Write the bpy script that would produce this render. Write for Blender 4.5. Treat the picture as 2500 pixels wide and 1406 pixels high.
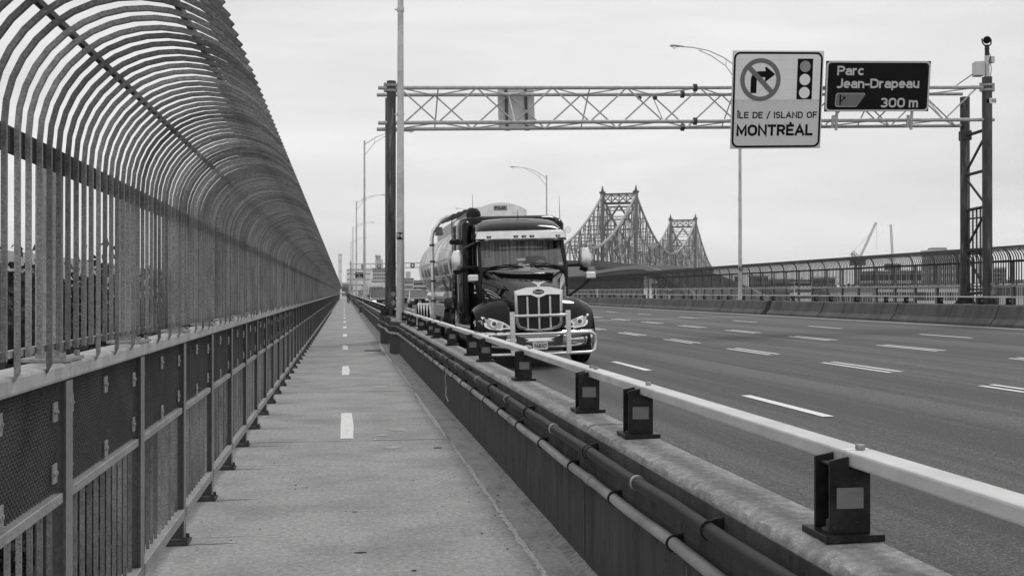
import bpy, bmesh, math, random
from mathutils import Vector, Matrix
R = math.radians
PI = math.pi
rnd = random.Random(7)
S = bpy.context.scene
for o in list(bpy.data.objects): bpy.data.objects.remove(o)

# ------------------------------------------------------------------ camera
F = 2750.0; YAW = math.atan(410/F); PITCH = math.atan(11/F)
cd = bpy.data.cameras.new('camera'); cam = bpy.data.objects.new('camera', cd)
S.collection.objects.link(cam); S.camera = cam
cd.sensor_width = 36; cd.lens = 36*F/2500; cd.clip_start = .05; cd.clip_end = 20000
cam.location = (0, 0, 1.6); cam.rotation_euler = (PI/2+PITCH, 0, -YAW)
S.render.resolution_x = 1024; S.render.resolution_y = 575
# ------------------------------------------------------------------ world, overcast
SUN_EL, SUN_AZ = R(58), R(35)
W = bpy.data.worlds.new('World'); S.world = W; W.use_nodes = True
nt = W.node_tree; nt.nodes.clear()
N = nt.nodes.new; L = nt.links.new
sky = N('ShaderNodeTexSky'); sky.sky_type = 'NISHITA'; sky.sun_disc = False
sky.sun_elevation = SUN_EL; sky.sun_rotation = SUN_AZ
bw = N('ShaderNodeRGBToBW'); L(sky.outputs[0], bw.inputs[0])
b1 = N('ShaderNodeBackground'); b1.inputs[1].default_value = .1; L(bw.outputs[0], b1.inputs[0])
tc = N('ShaderNodeTexCoord'); mp = N('ShaderNodeMapping'); mp.inputs['Scale'].default_value = (1, 1, 6)
mp.inputs['Rotation'].default_value = (0, R(4), 0)
L(tc.outputs['Generated'], mp.inputs[0])
nz = N('ShaderNodeTexNoise'); nz.inputs['Scale'].default_value = 2.2; nz.inputs['Detail'].default_value = 6
nz.inputs['Roughness'].default_value = .55; nz.inputs['Distortion'].default_value = .4
L(mp.outputs[0], nz.inputs[0])
mr = N('ShaderNodeMapRange'); mr.inputs[1].default_value = .3; mr.inputs[2].default_value = .7
mr.inputs[3].default_value = .71; mr.inputs[4].default_value = .98
L(nz.outputs[0], mr.inputs[0])
b2 = N('ShaderNodeBackground'); b2.inputs[1].default_value = 1.0; L(mr.outputs[0], b2.inputs[0])
mx = N('ShaderNodeMixShader'); mx.inputs[0].default_value = .93; L(b1.outputs[0], mx.inputs[1]); L(b2.outputs[0], mx.inputs[2])
wo = N('ShaderNodeOutputWorld'); L(mx.outputs[0], wo.inputs[0])
sd = bpy.data.lights.new('sun', 'SUN'); sd.energy = 1.3; sd.angle = R(14); sd.color = (1, .99, .98)
so = bpy.data.objects.new('sun', sd); S.collection.objects.link(so)
sdir = Vector((math.sin(SUN_AZ)*math.cos(SUN_EL), math.cos(SUN_AZ)*math.cos(SUN_EL), math.sin(SUN_EL)))
so.rotation_euler = sdir.to_track_quat('Z', 'Y').to_euler(); so.location = (30, 60, 80)
S.view_settings.view_transform = 'Standard'; S.view_settings.look = 'None'
S.view_settings.exposure = 0; S.view_settings.gamma = 1; S.view_settings.use_curve_mapping = False
S.render.engine = 'CYCLES'
S.cycles.max_bounces = 6; S.cycles.volume_bounces = 2; S.cycles.transparent_max_bounces = 12

# ------------------------------------------------------------------ materials (the photograph is black and white: all greys)
def mat(name, v, rough=.6, metal=0, var=.15, scale=4, stretch=(1, 1, 1), bump=0, bscale=60, coat=0, spec=.15,
        stain=0, stscale=1, ststretch=(1, 1, 1), spot=0, spscale=40, spval=1.6, loc=False, emit=0, vor=0, vscale=80, spth=.62, stlo=.45, sthi=.7, pery=0):
    m = bpy.data.materials.new(name); m.use_nodes = True
    t = m.node_tree; n = t.nodes.new; l = t.links.new
    p = t.nodes['Principled BSDF']
    p.inputs['Roughness'].default_value = rough; p.inputs['Metallic'].default_value = metal
    p.inputs['Specular IOR Level'].default_value = spec
    if coat: p.inputs['Coat Weight'].default_value = coat; p.inputs['Coat Roughness'].default_value = .04
    g = n('ShaderNodeTexCoord') if loc else n('ShaderNodeNewGeometry')
    src = g.outputs['Object'] if loc else g.outputs['Position']
    def noise(sc, st, det=5, rg=.6):
        a = n('ShaderNodeMapping'); a.inputs['Scale'].default_value = st; l(src, a.inputs[0])
        b = n('ShaderNodeTexNoise'); b.inputs['Scale'].default_value = sc; b.inputs['Detail'].default_value = det
        b.inputs['Roughness'].default_value = rg; l(a.outputs[0], b.inputs[0]); return b.outputs[0]
    def rng(x, a, b, c, d):
        q = n('ShaderNodeMapRange'); q.inputs[1].default_value = a; q.inputs[2].default_value = b
        q.inputs[3].default_value = c; q.inputs[4].default_value = d; l(x, q.inputs[0]); return q.outputs[0]
    def mul(x, y):
        q = n('ShaderNodeMath'); q.operation = 'MULTIPLY'; l(x, q.inputs[0])
        if isinstance(y, float): q.inputs[1].default_value = y
        else: l(y, q.inputs[1])
        return q.outputs[0]
    val = rng(noise(scale, stretch), .3, .7, v*(1-var), v*(1+var))
    if pery:     # every bar of the fence has its own tone
        q = n('ShaderNodeSeparateXYZ'); l(g.outputs['Position'], q.inputs[0])
        wv = n('ShaderNodeMath'); wv.operation = 'SNAP'; l(q.outputs[1], wv.inputs[0]); wv.inputs[1].default_value = .0639
        wn = n('ShaderNodeTexWhiteNoise'); wn.noise_dimensions = '1D'; l(wv.outputs[0], wn.inputs['W'])
        val = mul(val, rng(wn.outputs[0], 0, 1, 1-pery, 1+pery))
    if stain: val = mul(val, rng(noise(stscale, ststretch, 6, .65), stlo, sthi, 1, 1-stain))
    if spot: val = mul(val, rng(noise(spscale, (1, 1, 1), 2, .5), spth, spth+.1, 1, spval))
    if vor:
        vn = n('ShaderNodeTexVoronoi'); vn.inputs['Scale'].default_value = vscale; l(src, vn.inputs[0])
        sp = n('ShaderNodeSeparateColor'); l(vn.outputs['Color'], sp.inputs[0])
        val = mul(val, rng(sp.outputs[0], 0, 1, 1-vor, 1+vor))
    l(val, p.inputs['Base Color'])
    if bump:
        bp = n('ShaderNodeBump'); bp.inputs['Strength'].default_value = bump; bp.inputs['Distance'].default_value = .01
        l(noise(bscale, (1, 1, 1), 4, .6), bp.inputs['Height']); l(bp.outputs[0], p.inputs['Normal'])
    if emit: p.inputs['Emission Color'].default_value = (1, 1, 1, 1); p.inputs['Emission Strength'].default_value = emit
    return m
M = {}
M['path'] = mat('path_concrete', .335, .85, var=.24, scale=26, stretch=(1, 1, 1), bump=.6, bscale=90, stain=.34, stscale=1.1, ststretch=(.9, 1.0, 1), spot=1, spscale=42, spval=1.5, spth=.6, stlo=.42, sthi=.72)
M['path_base'] = mat('path_joint_filler', .05, .95, bump=.4)
M['chip'] = mat('chipped_concrete', .50, .9, var=.35, scale=40, bump=.8, bscale=80, spot=1, spscale=50, spval=.5, spth=.6)
M['damp'] = mat('damp_concrete', .20, .8, var=.25, scale=30)
M['tar'] = mat('tar_seal', .02, .5)
M['patch'] = mat('patch_concrete', .41, .85, var=.2, scale=30, bump=.5, bscale=90, stain=.32, stscale=4, ststretch=(1, .5, 1))
M['asphalt'] = mat('asphalt', .058, .66, spec=.4, var=.62, scale=30, bump=1, bscale=120, stain=.6, stscale=1.35, ststretch=(1.0, .018, 1), spot=1, spscale=62, spval=2.9, spth=.53, stlo=.40, sthi=.56)
M['paint'] = mat('road_paint', .72, .7, var=.12, scale=20, bump=.3, stain=.35, stscale=14, stlo=.55, sthi=.7)
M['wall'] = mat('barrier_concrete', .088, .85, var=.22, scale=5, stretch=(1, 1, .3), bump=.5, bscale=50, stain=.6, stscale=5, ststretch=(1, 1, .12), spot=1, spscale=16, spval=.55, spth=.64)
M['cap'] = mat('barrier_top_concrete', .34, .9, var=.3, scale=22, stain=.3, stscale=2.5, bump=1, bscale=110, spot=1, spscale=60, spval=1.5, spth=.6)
M['farwall'] = mat('far_barrier_concrete', .125, .85, var=.12, scale=1, bump=.3, stain=.5, stscale=1.6, ststretch=(1, 1, .25))
M['bar'] = mat('galvanised_bar', .23, .55, .15, var=.2, scale=3, vor=.28, vscale=170, stain=.5, stscale=1.3, pery=.30)
M['barl'] = mat('galvanised_light', .34, .5, .3, var=.2, scale=6, vor=.18, vscale=90, stain=.3, stscale=3)
M['dark'] = mat('dark_rail', .06, .55, .2, var=.3, scale=4, vor=.2)
M['rail'] = mat('aluminium_rail', .60, .45, .15, var=.12, scale=5, spot=1, spscale=90, spval=.7, spth=.66, stain=.25, stscale=2, ststretch=(1, .3, 1))
M['toprail'] = mat('railing_cap', .48, .5, .2, var=.15, scale=4, stain=.35, stscale=5, spot=1, spscale=70, spval=.75, spth=.62)
M['steel'] = mat('painted_steel_post', .10, .5, .2, var=.18, scale=4, vor=.15, stain=.3, stscale=2)
M['steelf'] = mat('lit_post_flange', .24, .45, .3, var=.12, scale=4, vor=.12)  # paler copy of the post steel for the flange the light catches
M['mesh'] = mat('expanded_mesh', .14, .55, .3, var=.2, scale=3, vor=.1)
M['black'] = mat('black_post', .022, .42, .2, spec=.3, var=.55, scale=22, stain=.5, stscale=9, spot=1, spscale=70, spval=3.5, spth=.66)
M['refl'] = mat('reflector_sheet', .21, .35, var=.08, scale=12, stretch=(1, 1, 4))
M['pipe1'] = mat('dark_conduit', .03, .5, var=.25, scale=6, bump=.1)
M['pipe2'] = mat('grey_conduit', .36, .55, .2, var=.35, scale=2.5, stretch=(1, .7, 1), spot=1, spscale=50, spval=.6, spth=.63)
M['strap'] = mat('strap', .5, .4, .4)
M['pole'] = mat('lamp_pole', .58, .55, .3, var=.12, scale=4, vor=.12, vscale=50, stain=.3, stscale=2, ststretch=(1, 1, .4))
M['weather'] = mat('gantry_post', .075, .45, .45, var=.5, scale=3.2, stretch=(1.5, 1.5, .35), stain=-2.6, stscale=4, ststretch=(1.5, 1.5, .2), stlo=.55, sthi=.72)
M['truss'] = mat('galvanised_truss', .44, .5, .35, var=.18, scale=5, vor=.12, vscale=40)
M['tdark'] = mat('truss_flange', .06, .6)
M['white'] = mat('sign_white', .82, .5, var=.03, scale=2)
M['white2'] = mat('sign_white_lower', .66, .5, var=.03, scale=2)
M['ink'] = mat('sign_black', .005, .5, spec=.05)
M['grey'] = mat('sign_red_as_grey', .17, .5, var=.03)
M['lgrey'] = mat('sign_lamp_grey', .30, .5, var=.03)
M['signdark'] = mat('sign_dark_panel', .007, .5, var=.1, spec=.05)
M['signink'] = mat('sign_letters', .55, .5, var=.05)
M['alu'] = mat('aluminium_sheet', .5, .45, .4, var=.08, scale=1.5, stretch=(1, 1, .3))
M['paintblk'] = mat('truck_black_paint', .003, .05, spec=.28, var=.3, scale=2, loc=True)
M['chrome'] = mat('chrome', .72, .13, 1, var=.08, scale=6, loc=True, spot=1, spscale=30, spval=.6, spth=.66)
M['chromer'] = mat('worn_chrome', .8, .34, .8, var=.12, scale=6, loc=True, spot=1, spscale=45, spval=.35, spth=.63)
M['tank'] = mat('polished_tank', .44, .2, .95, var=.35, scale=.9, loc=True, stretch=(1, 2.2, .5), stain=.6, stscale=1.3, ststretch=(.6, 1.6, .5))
M['tyre'] = mat('tyre_rubber', .018, .8, var=.3, bump=.2)
M['rim'] = mat('rim', .4, .3, .8)
M['chassis'] = mat('chassis', .02, .7, var=.4)
M['gmesh'] = mat('grille_mesh', .09, .4, .3)
M['lampw'] = mat('headlamp_white', .85, .15, coat=1, var=.12, scale=12, loc=True, emit=.22)
M['lampon'] = mat('headlamp_lit', .8, .2, emit=1.3)
M['symb'] = mat('signal_symbol', .8, .3, emit=.35)
M['lens'] = mat('projector_lens', .10, .1, .3, coat=1)
M['refl_cloth'] = mat('curtain_reflection_streaks', .62, .9, var=.75, scale=5, stretch=(3, 1, .05), loc=True)  # pale upright streaks stand in for reflections in the windshield
M['inter'] = mat('cab_interior', .03, .8)
M['paper'] = mat('paper', .7, .7)
M['skin'] = mat('skin', .3, .6); M['shirt'] = mat('shirt', .05, .8)
M['hair'] = mat('hair', .02, .7)
M['carblk'] = mat('dark_car_paint', .02, .2, coat=1, spec=.5, loc=True)
M['cargry'] = mat('grey_car_paint', .12, .25, coat=.6, loc=True)
M['carwht'] = mat('white_car_paint', .65, .3, coat=.5, loc=True)
M['cglass'] = mat('car_glass_sky_grey', .11, .05, .1, coat=1, var=.3, scale=3)  # grey base stands in for sky reflected in the car windows
M['bstl'] = mat('bridge_steel', .15, .7, var=.3, scale=.08)
M['bstd'] = mat('bridge_steel_dark', .04, .7, var=.25, scale=.05)
M['bstl2'] = mat('bridge_chord_steel', .30, .6, var=.15, scale=.1)
M['bldA'] = mat('pale_hazed_building', .6, .8, var=.08, scale=.05)  # grey lifted: the haze washing out the skyline is in the colour
M['bldB'] = mat('grey_building', .26, .8, var=.1, scale=.05)
M['bldC'] = mat('white_hazed_building', .82, .8, var=.06, scale=.05)  # nearly white, with distance haze put into the wall colour
M['bldD'] = mat('dark_building', .09, .8, var=.1, scale=.05)
M['bwin'] = mat('far_window', .05, .2, .2)
M['leaf'] = mat('foliage', .04, .7, var=.6, scale=.9)
M['leaff'] = mat('far_foliage', .055, .8, var=.4, scale=.25)
M['bark'] = mat('bark', .05, .9, bump=.5)
M['ground'] = mat('ground_land', .085, .95, var=.35, scale=.02, stain=.4, stscale=.1)
M['yard'] = mat('yard_gravel', .30, .95, var=.4, scale=.8, stain=.6, stscale=.5)
M['hill'] = mat('hill_forest', .06, .95, var=.4, scale=.012)
M['crane'] = mat('crane_steel', .25, .6, var=.1)

def glass(name, tint, refl):
    m = bpy.data.materials.new(name); m.use_nodes = True; t = m.node_tree; t.nodes.clear()
    o = t.nodes.new('ShaderNodeOutputMaterial'); a = t.nodes.new('ShaderNodeBsdfTransparent'); a.inputs[0].default_value = (tint, tint, tint, 1)
    g = t.nodes.new('ShaderNodeBsdfGlossy'); g.inputs['Roughness'].default_value = .03; g.inputs[0].default_value = (.9, .9, .9, 1)
    f = t.nodes.new('ShaderNodeFresnel'); f.inputs[0].default_value = refl
    x = t.nodes.new('ShaderNodeMixShader'); t.links.new(f.outputs[0], x.inputs[0]); t.links.new(a.outputs[0], x.inputs[1]); t.links.new(g.outputs[0], x.inputs[2])
    t.links.new(x.outputs[0], o.inputs[0]); return m
M['glass'] = glass('windshield_glass', .92, 1.5)

# ------------------------------------------------------------------ helpers
def link(o): S.collection.objects.link(o); return o
def tag(o, label=None, cat=None, group=None, kind=None):
    if label: o['label'] = label
    if cat: o['category'] = cat
    if group: o['group'] = group
    if kind: o['kind'] = kind
    return o
def thing(name, label, cat, loc=(0, 0, 0), rot=(0, 0, 0), group=None, parent=None):
    o = bpy.data.objects.new(name, None); o.empty_display_size = .2; link(o); o.location = loc; o.rotation_euler = rot
    return tag(o, label, cat, group)
class MB:
    def __init__(s): s.v = []; s.f = []
    def add(s, vs, fs):
        b = len(s.v); s.v += [tuple(v) for v in vs]; s.f += [tuple(i+b for i in f) for f in fs]; return s
    def box(s, x0, x1, y0, y1, z0, z1, m=None):
        vs = [Vector((x, y, z)) for z in (z0, z1) for y in (y0, y1) for x in (x0, x1)]
        if m: vs = [m @ v for v in vs]
        return s.add(vs, [(0, 2, 3, 1), (4, 5, 7, 6), (0, 1, 5, 4), (2, 6, 7, 3), (0, 4, 6, 2), (1, 3, 7, 5)])
    def bar(s, p, q, r, n=8, r2=None, cap=True):
        p = Vector(p); q = Vector(q); d = (q-p).normalized(); r2 = r if r2 is None else r2
        u = d.orthogonal().normalized() if abs(d.z) > .99 or abs(d.x) < 1e-6 and abs(d.y) < 1e-6 else d.cross(Vector((0, 0, 1))).normalized()
        w = d.cross(u); off = PI/4 if n == 4 else 0
        vs = [p+(u*math.cos(a+off)+w*math.sin(a+off))*r for a in [2*PI*i/n for i in range(n)]] + [q+(u*math.cos(a+off)+w*math.sin(a+off))*r2 for a in [2*PI*i/n for i in range(n)]]
        fs = [(i, (i+1) % n, n+(i+1) % n, n+i) for i in range(n)]
        if cap: fs += [tuple(range(n-1, -1, -1)), tuple(range(n, 2*n))]
        return s.add(vs, fs)
    def tube(s, pts, r, n=8, close=True):
        pts = [Vector(p) for p in pts]; vs = []; fs = []; m = len(pts); up = None
        for i, p in enumerate(pts):
            d = (pts[min(i+1, m-1)]-pts[max(i-1, 0)]).normalized()
            if up is None: u = d.orthogonal().normalized()
            else: u = (up-d*up.dot(d)).normalized()
            up = u; w = d.cross(u); rr = r[i] if isinstance(r, (list, tuple)) else r
            vs += [p+(u*math.cos(2*PI*k/n)+w*math.sin(2*PI*k/n))*rr for k in range(n)]
        for i in range(m-1): fs += [(i*n+k, i*n+(k+1) % n, (i+1)*n+(k+1) % n, (i+1)*n+k) for k in range(n)]
        if close: fs += [tuple(range(n-1, -1, -1)), tuple(range((m-1)*n, m*n))]
        return s.add(vs, fs)
    def loft(s, secs, closed=True, caps=True):
        n = len(secs[0]); vs = [p for q in secs for p in q]; fs = []
        for i in range(len(secs)-1):
            for k in range(n if closed else n-1): fs.append((i*n+k, i*n+(k+1) % n, (i+1)*n+(k+1) % n, (i+1)*n+k))
        if caps and closed: fs += [tuple(range(n-1, -1, -1)), tuple(range((len(secs)-1)*n, len(secs)*n))]
        return s.add(vs, fs)
    def prism(s, poly, fn, t0, t1):   # poly of 2-d points, fn(a, b, t) -> xyz
        return s.loft([[fn(a, b, t0) for a, b in poly], [fn(a, b, t1) for a, b in poly]])
    def cyl(s, c, axis, r, h, n=20):
        a = {'x': Vector((1, 0, 0)), 'y': Vector((0, 1, 0)), 'z': Vector((0, 0, 1))}[axis]; c = Vector(c)
        return s.bar(c-a*h/2, c+a*h/2, r, n)
    def sphere(s, c, r, n=14, sx=1, sy=1, sz=1):
        c = Vector(c)
        return s.tube([c+Vector((0, 0, -r*sz*math.cos(PI*i/8))) for i in range(9)], [max(r*math.sin(PI*i/8), .001) for i in range(9)], n)
    def mesh(s, name, mt, smooth=False, bevel=0, seg=1, sub=0, solid=0, sharp=40):
        me = bpy.data.meshes.new(name); me.from_pydata(s.v, [], s.f)
        bm = bmesh.new(); bm.from_mesh(me)
        if bevel: bmesh.ops.recalc_face_normals(bm, faces=bm.faces)
        if bevel:
            es = [e for e in bm.edges if len(e.link_faces) == 2 and e.calc_face_angle(0) > R(30)]
            bmesh.ops.bevel(bm, geom=es, offset=bevel, segments=seg, affect='EDGES', profile=.5, clamp_overlap=True)
        bmesh.ops.recalc_face_normals(bm, faces=bm.faces)
        bm.to_mesh(me); bm.free()
        me.materials.append(M[mt] if isinstance(mt, str) else mt)
        if smooth:
            for p in me.polygons: p.use_smooth = True
            try: me.set_sharp_from_angle(angle=R(sharp))
            except Exception: pass
        return me
    def build(s, name, mt, parent=None, smooth=False, bevel=0, seg=1, sub=0, solid=0, label=None, kind=None, cat=None, group=None, loc=None, sharp=40):
        o = bpy.data.objects.new(name, s.mesh(name, mt, smooth, bevel, seg, sharp=sharp)); link(o)
        if parent: o.parent = parent
        if loc: o.location = loc
        if solid: md = o.modifiers.new('solid', 'SOLIDIFY'); md.thickness = solid
        if sub: md = o.modifiers.new('sub', 'SUBSURF'); md.levels = sub; md.render_levels = sub
        tag(o, label, cat, group, kind); return o
def inst(name, me, parent, loc=(0, 0, 0), rot=None, kind=None, scale=None):
    o = bpy.data.objects.new(name, me); link(o); o.parent = parent; o.location = loc
    if rot: o.rotation_euler = rot
    if scale: o.scale = scale
    if kind: o['kind'] = kind
    return o
def copytree(o, parent=None):
    c = o.copy(); link(c)
    if parent: c.parent = parent
    for ch in o.children: copytree(ch, c)
    return c
def text(name, body, size, parent, loc, rot, mt, bold=0, ext=.002, align='CENTER', sx=1, sp=1, shear=0, label=None):
    cu = bpy.data.curves.new(name, 'FONT'); cu.body = body; cu.size = size; cu.align_x = align; cu.align_y = 'CENTER'
    cu.offset = bold; cu.extrude = ext; cu.space_character = sp; cu.shear = shear
    t = bpy.data.objects.new(name, cu); link(t)
    dg = bpy.context.evaluated_depsgraph_get(); me = bpy.data.meshes.new_from_object(t.evaluated_get(dg))
    bpy.data.objects.remove(t); me.materials.clear(); me.materials.append(M[mt])
    o = bpy.data.objects.new(name, me); link(o); o.parent = parent; o.location = loc; o.rotation_euler = rot; o.scale = (sx, 1, 1)
    if label: o['label'] = label
    return o
def arc(cx, cz, r, a0, a1, n): return [(cx+r*math.cos(R(a0+(a1-a0)*i/n)), cz+r*math.sin(R(a0+(a1-a0)*i/n))) for i in range(n+1)]
def rrect(x0, x1, z0, z1, r, n=4):
    return arc(x1-r, z1-r, r, 0, 90, n)+arc(x0+r, z1-r, r, 90, 180, n)+arc(x0+r, z0+r, r, 180, 270, n)+arc(x1-r, z0+r, r, 270, 360, n)
def at(px, py, d):      # the point seen at a pixel of the 2500-wide photograph, d metres deep
    r = (px-1250)/F*d; u = (703-py)/F*d
    v = Vector((r, u, -d)); v.rotate(cam.rotation_euler); return cam.location+v
def road_z(x): return .01+.0275*(x-1.7)

# ------------------------------------------------------------------ ground, hill, water
g = MB().add([(-2990, -55, -24), (2190, -55, -24), (2190, 4190, -24), (-2990, 4190, -24)], [(0, 1, 2, 3)]).build('ground', 'ground', kind='structure')
MB().add([(-60, 60, -23.9), (-12, 60, -23.9), (-12, 170, -23.9), (-60, 170, -23.9)], [(0, 1, 2, 3)]).build('gravel_yard', 'yard', kind='structure')
def hillprof(x): return 86*math.exp(-((x+1060)/420)**2)+45*math.exp(-((x+500)/700)**2)+38*math.exp(-((x+1900)/600)**2)
vs = []; fs = []; nx = 130; ny = 14
for j in range(ny+1):
    for i in range(nx+1):
        x = -2600+i*25; y = 2900+j*60; e = math.sin(PI*j/ny)
        vs.append((x, y, -24+(hillprof(x)+24)*1.05*e+rnd.uniform(-1, 1)*3.0*e))
for j in range(ny):
    for i in range(nx): k = j*(nx+1)+i; fs.append((k, k+1, k+nx+2, k+nx+1))
MB().add(vs, fs).build('hill', 'hill', kind='structure', smooth=True)

# ------------------------------------------------------------------ path, road
SLAB = 6.1
pb = MB().box(-1.15, 1.40, -4, 620, -.3, -.03).build('path', 'path_base', kind='structure')
slabme = MB().box(-1.12, 1.14, 0, SLAB-.036, -.12, 0).mesh('slab', 'path', bevel=.006)
gutme = MB().box(1.150, 1.395, 0, SLAB-.026, -.12, -.006).mesh('gutter_slab', 'patch', bevel=.006)
for i in range(-1, 24):
    inst('slab', slabme, pb, (0, .1+SLAB*i, 0)); inst('gutter_slab', gutme, pb, (0, .1+SLAB*i, 0))
MB().box(-1.12, 1.395, .1+SLAB*24, 620, -.12, 0).build('far_slab', 'path', pb)
fil = MB(); fs2 = []
for i in range(60): fil.add([], [])
fv = [(1.33, -4+i*.5, -.005) for i in range(200)]
w = MB(); secs = []
for i in range(240):
    y = -4+i*.4; e = rnd.uniform(-.012, .012)
    secs.append([(1.335+e, y, -.006), (1.37+e, y, .012+rnd.uniform(0, .006)), (1.42, y, .03), (1.42, y, -.05)])
w.loft(secs).build('mortar_fillet', 'cap', pb, smooth=True)
pd = MB().add([(-.02, 0, 0), (.12, 0, 0), (.135, 1.3, 0), (.12, 2.65, 0), (-.015, 2.65, 0), (-.02, 1.3, 0)], [(0, 1, 2, 3, 4, 5)]).mesh('dash', 'paint')
for i in range(-1, 22): inst('dash', pd, pb, (-.02, 12.45+9.62*i, .005))
# old patches and stains with their own edge on the path
for (x, y, a, b) in [(.62, 13.2, .13, .16), (.50, 11.7, .10, .12), (.42, 12.7, .08, .09), (.6, 19.2, .16, .22)]:
    MB().add([(x+a*math.cos(t*PI/8)*rnd.uniform(.7, 1), y+b*math.sin(t*PI/8)*rnd.uniform(.7, 1), .004) for t in range(16)], [tuple(range(16))]).build('repair_patch', 'patch', pb)
def streak(x0, x1, y, wd, name, mt, z):
    n = 26; lf = []; rt = []; e = 0
    for i in range(n+1):
        x = x0+(x1-x0)*i/n; e = e*.8+rnd.uniform(-.008, .008); t = (1-(i/n)**1.4)*wd*rnd.uniform(.4, 1.1)+.001
        lf.append((x, y+e-t, z)); rt.append((x, y+e+t*.6, z))
    MB().add(lf+rt, [(i, i+1, n+2+i, n+1+i) for i in range(n)]).build(name, mt, pb)
for k in range(2, 22):     # run-off marks beside the railing feet
    yf = 4.37+1.535*(k-2)
    streak(-1.0, rnd.uniform(-.75, -.45), yf-.05, rnd.uniform(.02, .06), 'damp_mark', 'damp', .0022)
    if k % 2 == 0: streak(-1.0, rnd.uniform(-.7, -.2), yf+.16, rnd.uniform(.012, .03), 'lime_mark', 'chip', .0028)
for (x, y, w_, h_) in ((.1, 7.0, .05, .02), (.08, 8.3, .03, .012), (.4, 6.5, .02, .02), (1.2, 8.8, .02, .02), (.95, 11.6, .06, .05), (-.3, 9.4, .03, .01)):
    MB().add([(x+w_*math.cos(t*PI/6)*rnd.uniform(.6, 1), y+h_*math.sin(t*PI/6)*rnd.uniform(.6, 1), .0035) for t in range(12)], [tuple(range(12))]).build('dark_spot', 'path_base', pb)
fl = MB()      # grit, leaf bits and pebbles
for i in range(230):
    y = 3.5+26*rnd.random()**1.5; x = rnd.choice((rnd.uniform(-1.05, 1.38), rnd.uniform(.9, 1.38))); s = rnd.uniform(.003, .009)
    fl.add([(x-s, y, .002), (x, y-s*1.5, .003), (x+s*1.3, y+s*.3, .002), (x+.2*s, y+s*1.6, .003), (x, y, .002+s*.7)], [(0, 1, 4), (1, 2, 4), (2, 3, 4), (3, 0, 4)])
fl.build('grit', 'path_base', pb, kind='stuff')
def jag(y0, y1, xc, wd, name, mt, z=.0035):
    n = int((y1-y0)/.04); lf = []; rt = []; e = 0
    for i in range(n+1):
        y = y0+(y1-y0)*i/n; e = e*.8+rnd.uniform(-.003, .003); ww = wd*math.sin(PI*i/n)**.4*rnd.uniform(.35, 1.1)
        lf.append((xc+e-ww, y, z)); rt.append((xc+e+ww*.25, y, z))
    k = n+1; MB().add(lf+rt, [(i, k+i, k+i+1, i+1) for i in range(n)]).build(name, mt, pb)
jag(4.2, 12.1, 1.138, .045, 'chipped_edge', 'chip'); jag(12.5, 18.1, 1.13, .07, 'chipped_edge', 'chip'); jag(19, 25, 1.135, .05, 'chipped_edge', 'chip'); jag(26, 36, 1.1, .06, 'chipped_edge', 'chip')
for k, yj in enumerate([6.2, 12.3, 18.4, 24.5, 30.6, 36.7]):   # crumbled, lighter edges of the slab joints
    for xa, xb in ((-1.1, rnd.uniform(-.6, -.2)), (rnd.uniform(.3, .6), 1.1)):
        n = 30; lf = []; rt = []
        for i in range(n+1):
            x = xa+(xb-xa)*i/n; ww = rnd.uniform(.01, .06)*(1-i/n*.7); lf.append((x, yj+.012, .0035)); rt.append((x, yj+.012+ww, .0035))
        MB().add(lf+rt, [(i, n+1+i, n+2+i, i+1) for i in range(n)]).build('joint_edge', 'chip', pb)
MB().box(.55, 1.0, 31.0, 31.35, .001, .02).build('drain_grate', 'dark', pb)
bed = MB()
for i in range(16):
    bed.box(-1.1+i*.15, -1.1+i*.15+.07, 27.0, 27.012, .0005, .002)
# road with one crossfall
xs = [1.62, 1.7, 5.7, 9.4, 12.9, 16.2, 19.75, 20.35]; vs = []; fs = []
for x in xs: vs += [(x, -10, road_z(x)), (x, 640, road_z(x))]
for i in range(len(xs)-1): fs.append((2*i, 2*i+2, 2*i+3, 2*i+1))
road = MB().add(vs, fs).build('road', 'asphalt', kind='structure')
sl = MB().box(1.5, 24.5, -10, 640, -1.2, -.35).build('bridge_deck', 'wall', kind='structure')
def dashes(x, y0, per, ln, wd, dbl, n, far=0):
    me = MB().add([(-wd/2, 0, 0), (wd/2, 0, .0275*wd), (wd/2, ln, .0275*wd), (-wd/2, ln, 0)], [(0, 1, 2, 3)]).mesh('lane_dash', 'paint')
    for i in range(n):
        y = y0+per*i
        inst('lane_dash', me, road, (x, y, road_z(x)+.006))
        if dbl: inst('lane_dash', me, road, (x+.24, y+.1, road_z(x+.24)+.006))
dashes(5.7, 4.7, 8.0, 2.8, .14, False, 30)
dashes(9.3, 1.55, 5.55, 2.8, .10, True, 30)
dashes(12.8, 6.45, 5.5, 2.8, .10, True, 28)
dashes(16.2, 27.3-15.5, 7.75, 2.7, .13, False, 28)
MB().add([(19.7, -10, road_z(19.7)+.006), (19.83, -10, road_z(19.83)+.006), (19.83, 600, road_z(19.83)+.006), (19.7, 600, road_z(19.7)+.006)], [(0, 1, 2, 3)]).build('edge_line', 'paint', road)
MB().add([(5.9, 53, road_z(5.9)+.004), (19.6, 50, road_z(19.6)+.004), (19.6, 50.16, road_z(19.6)+.004), (5.9, 53.2, road_z(5.9)+.004)], [(0, 1, 2, 3)]).build('seam_line', 'paint', road)

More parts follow.
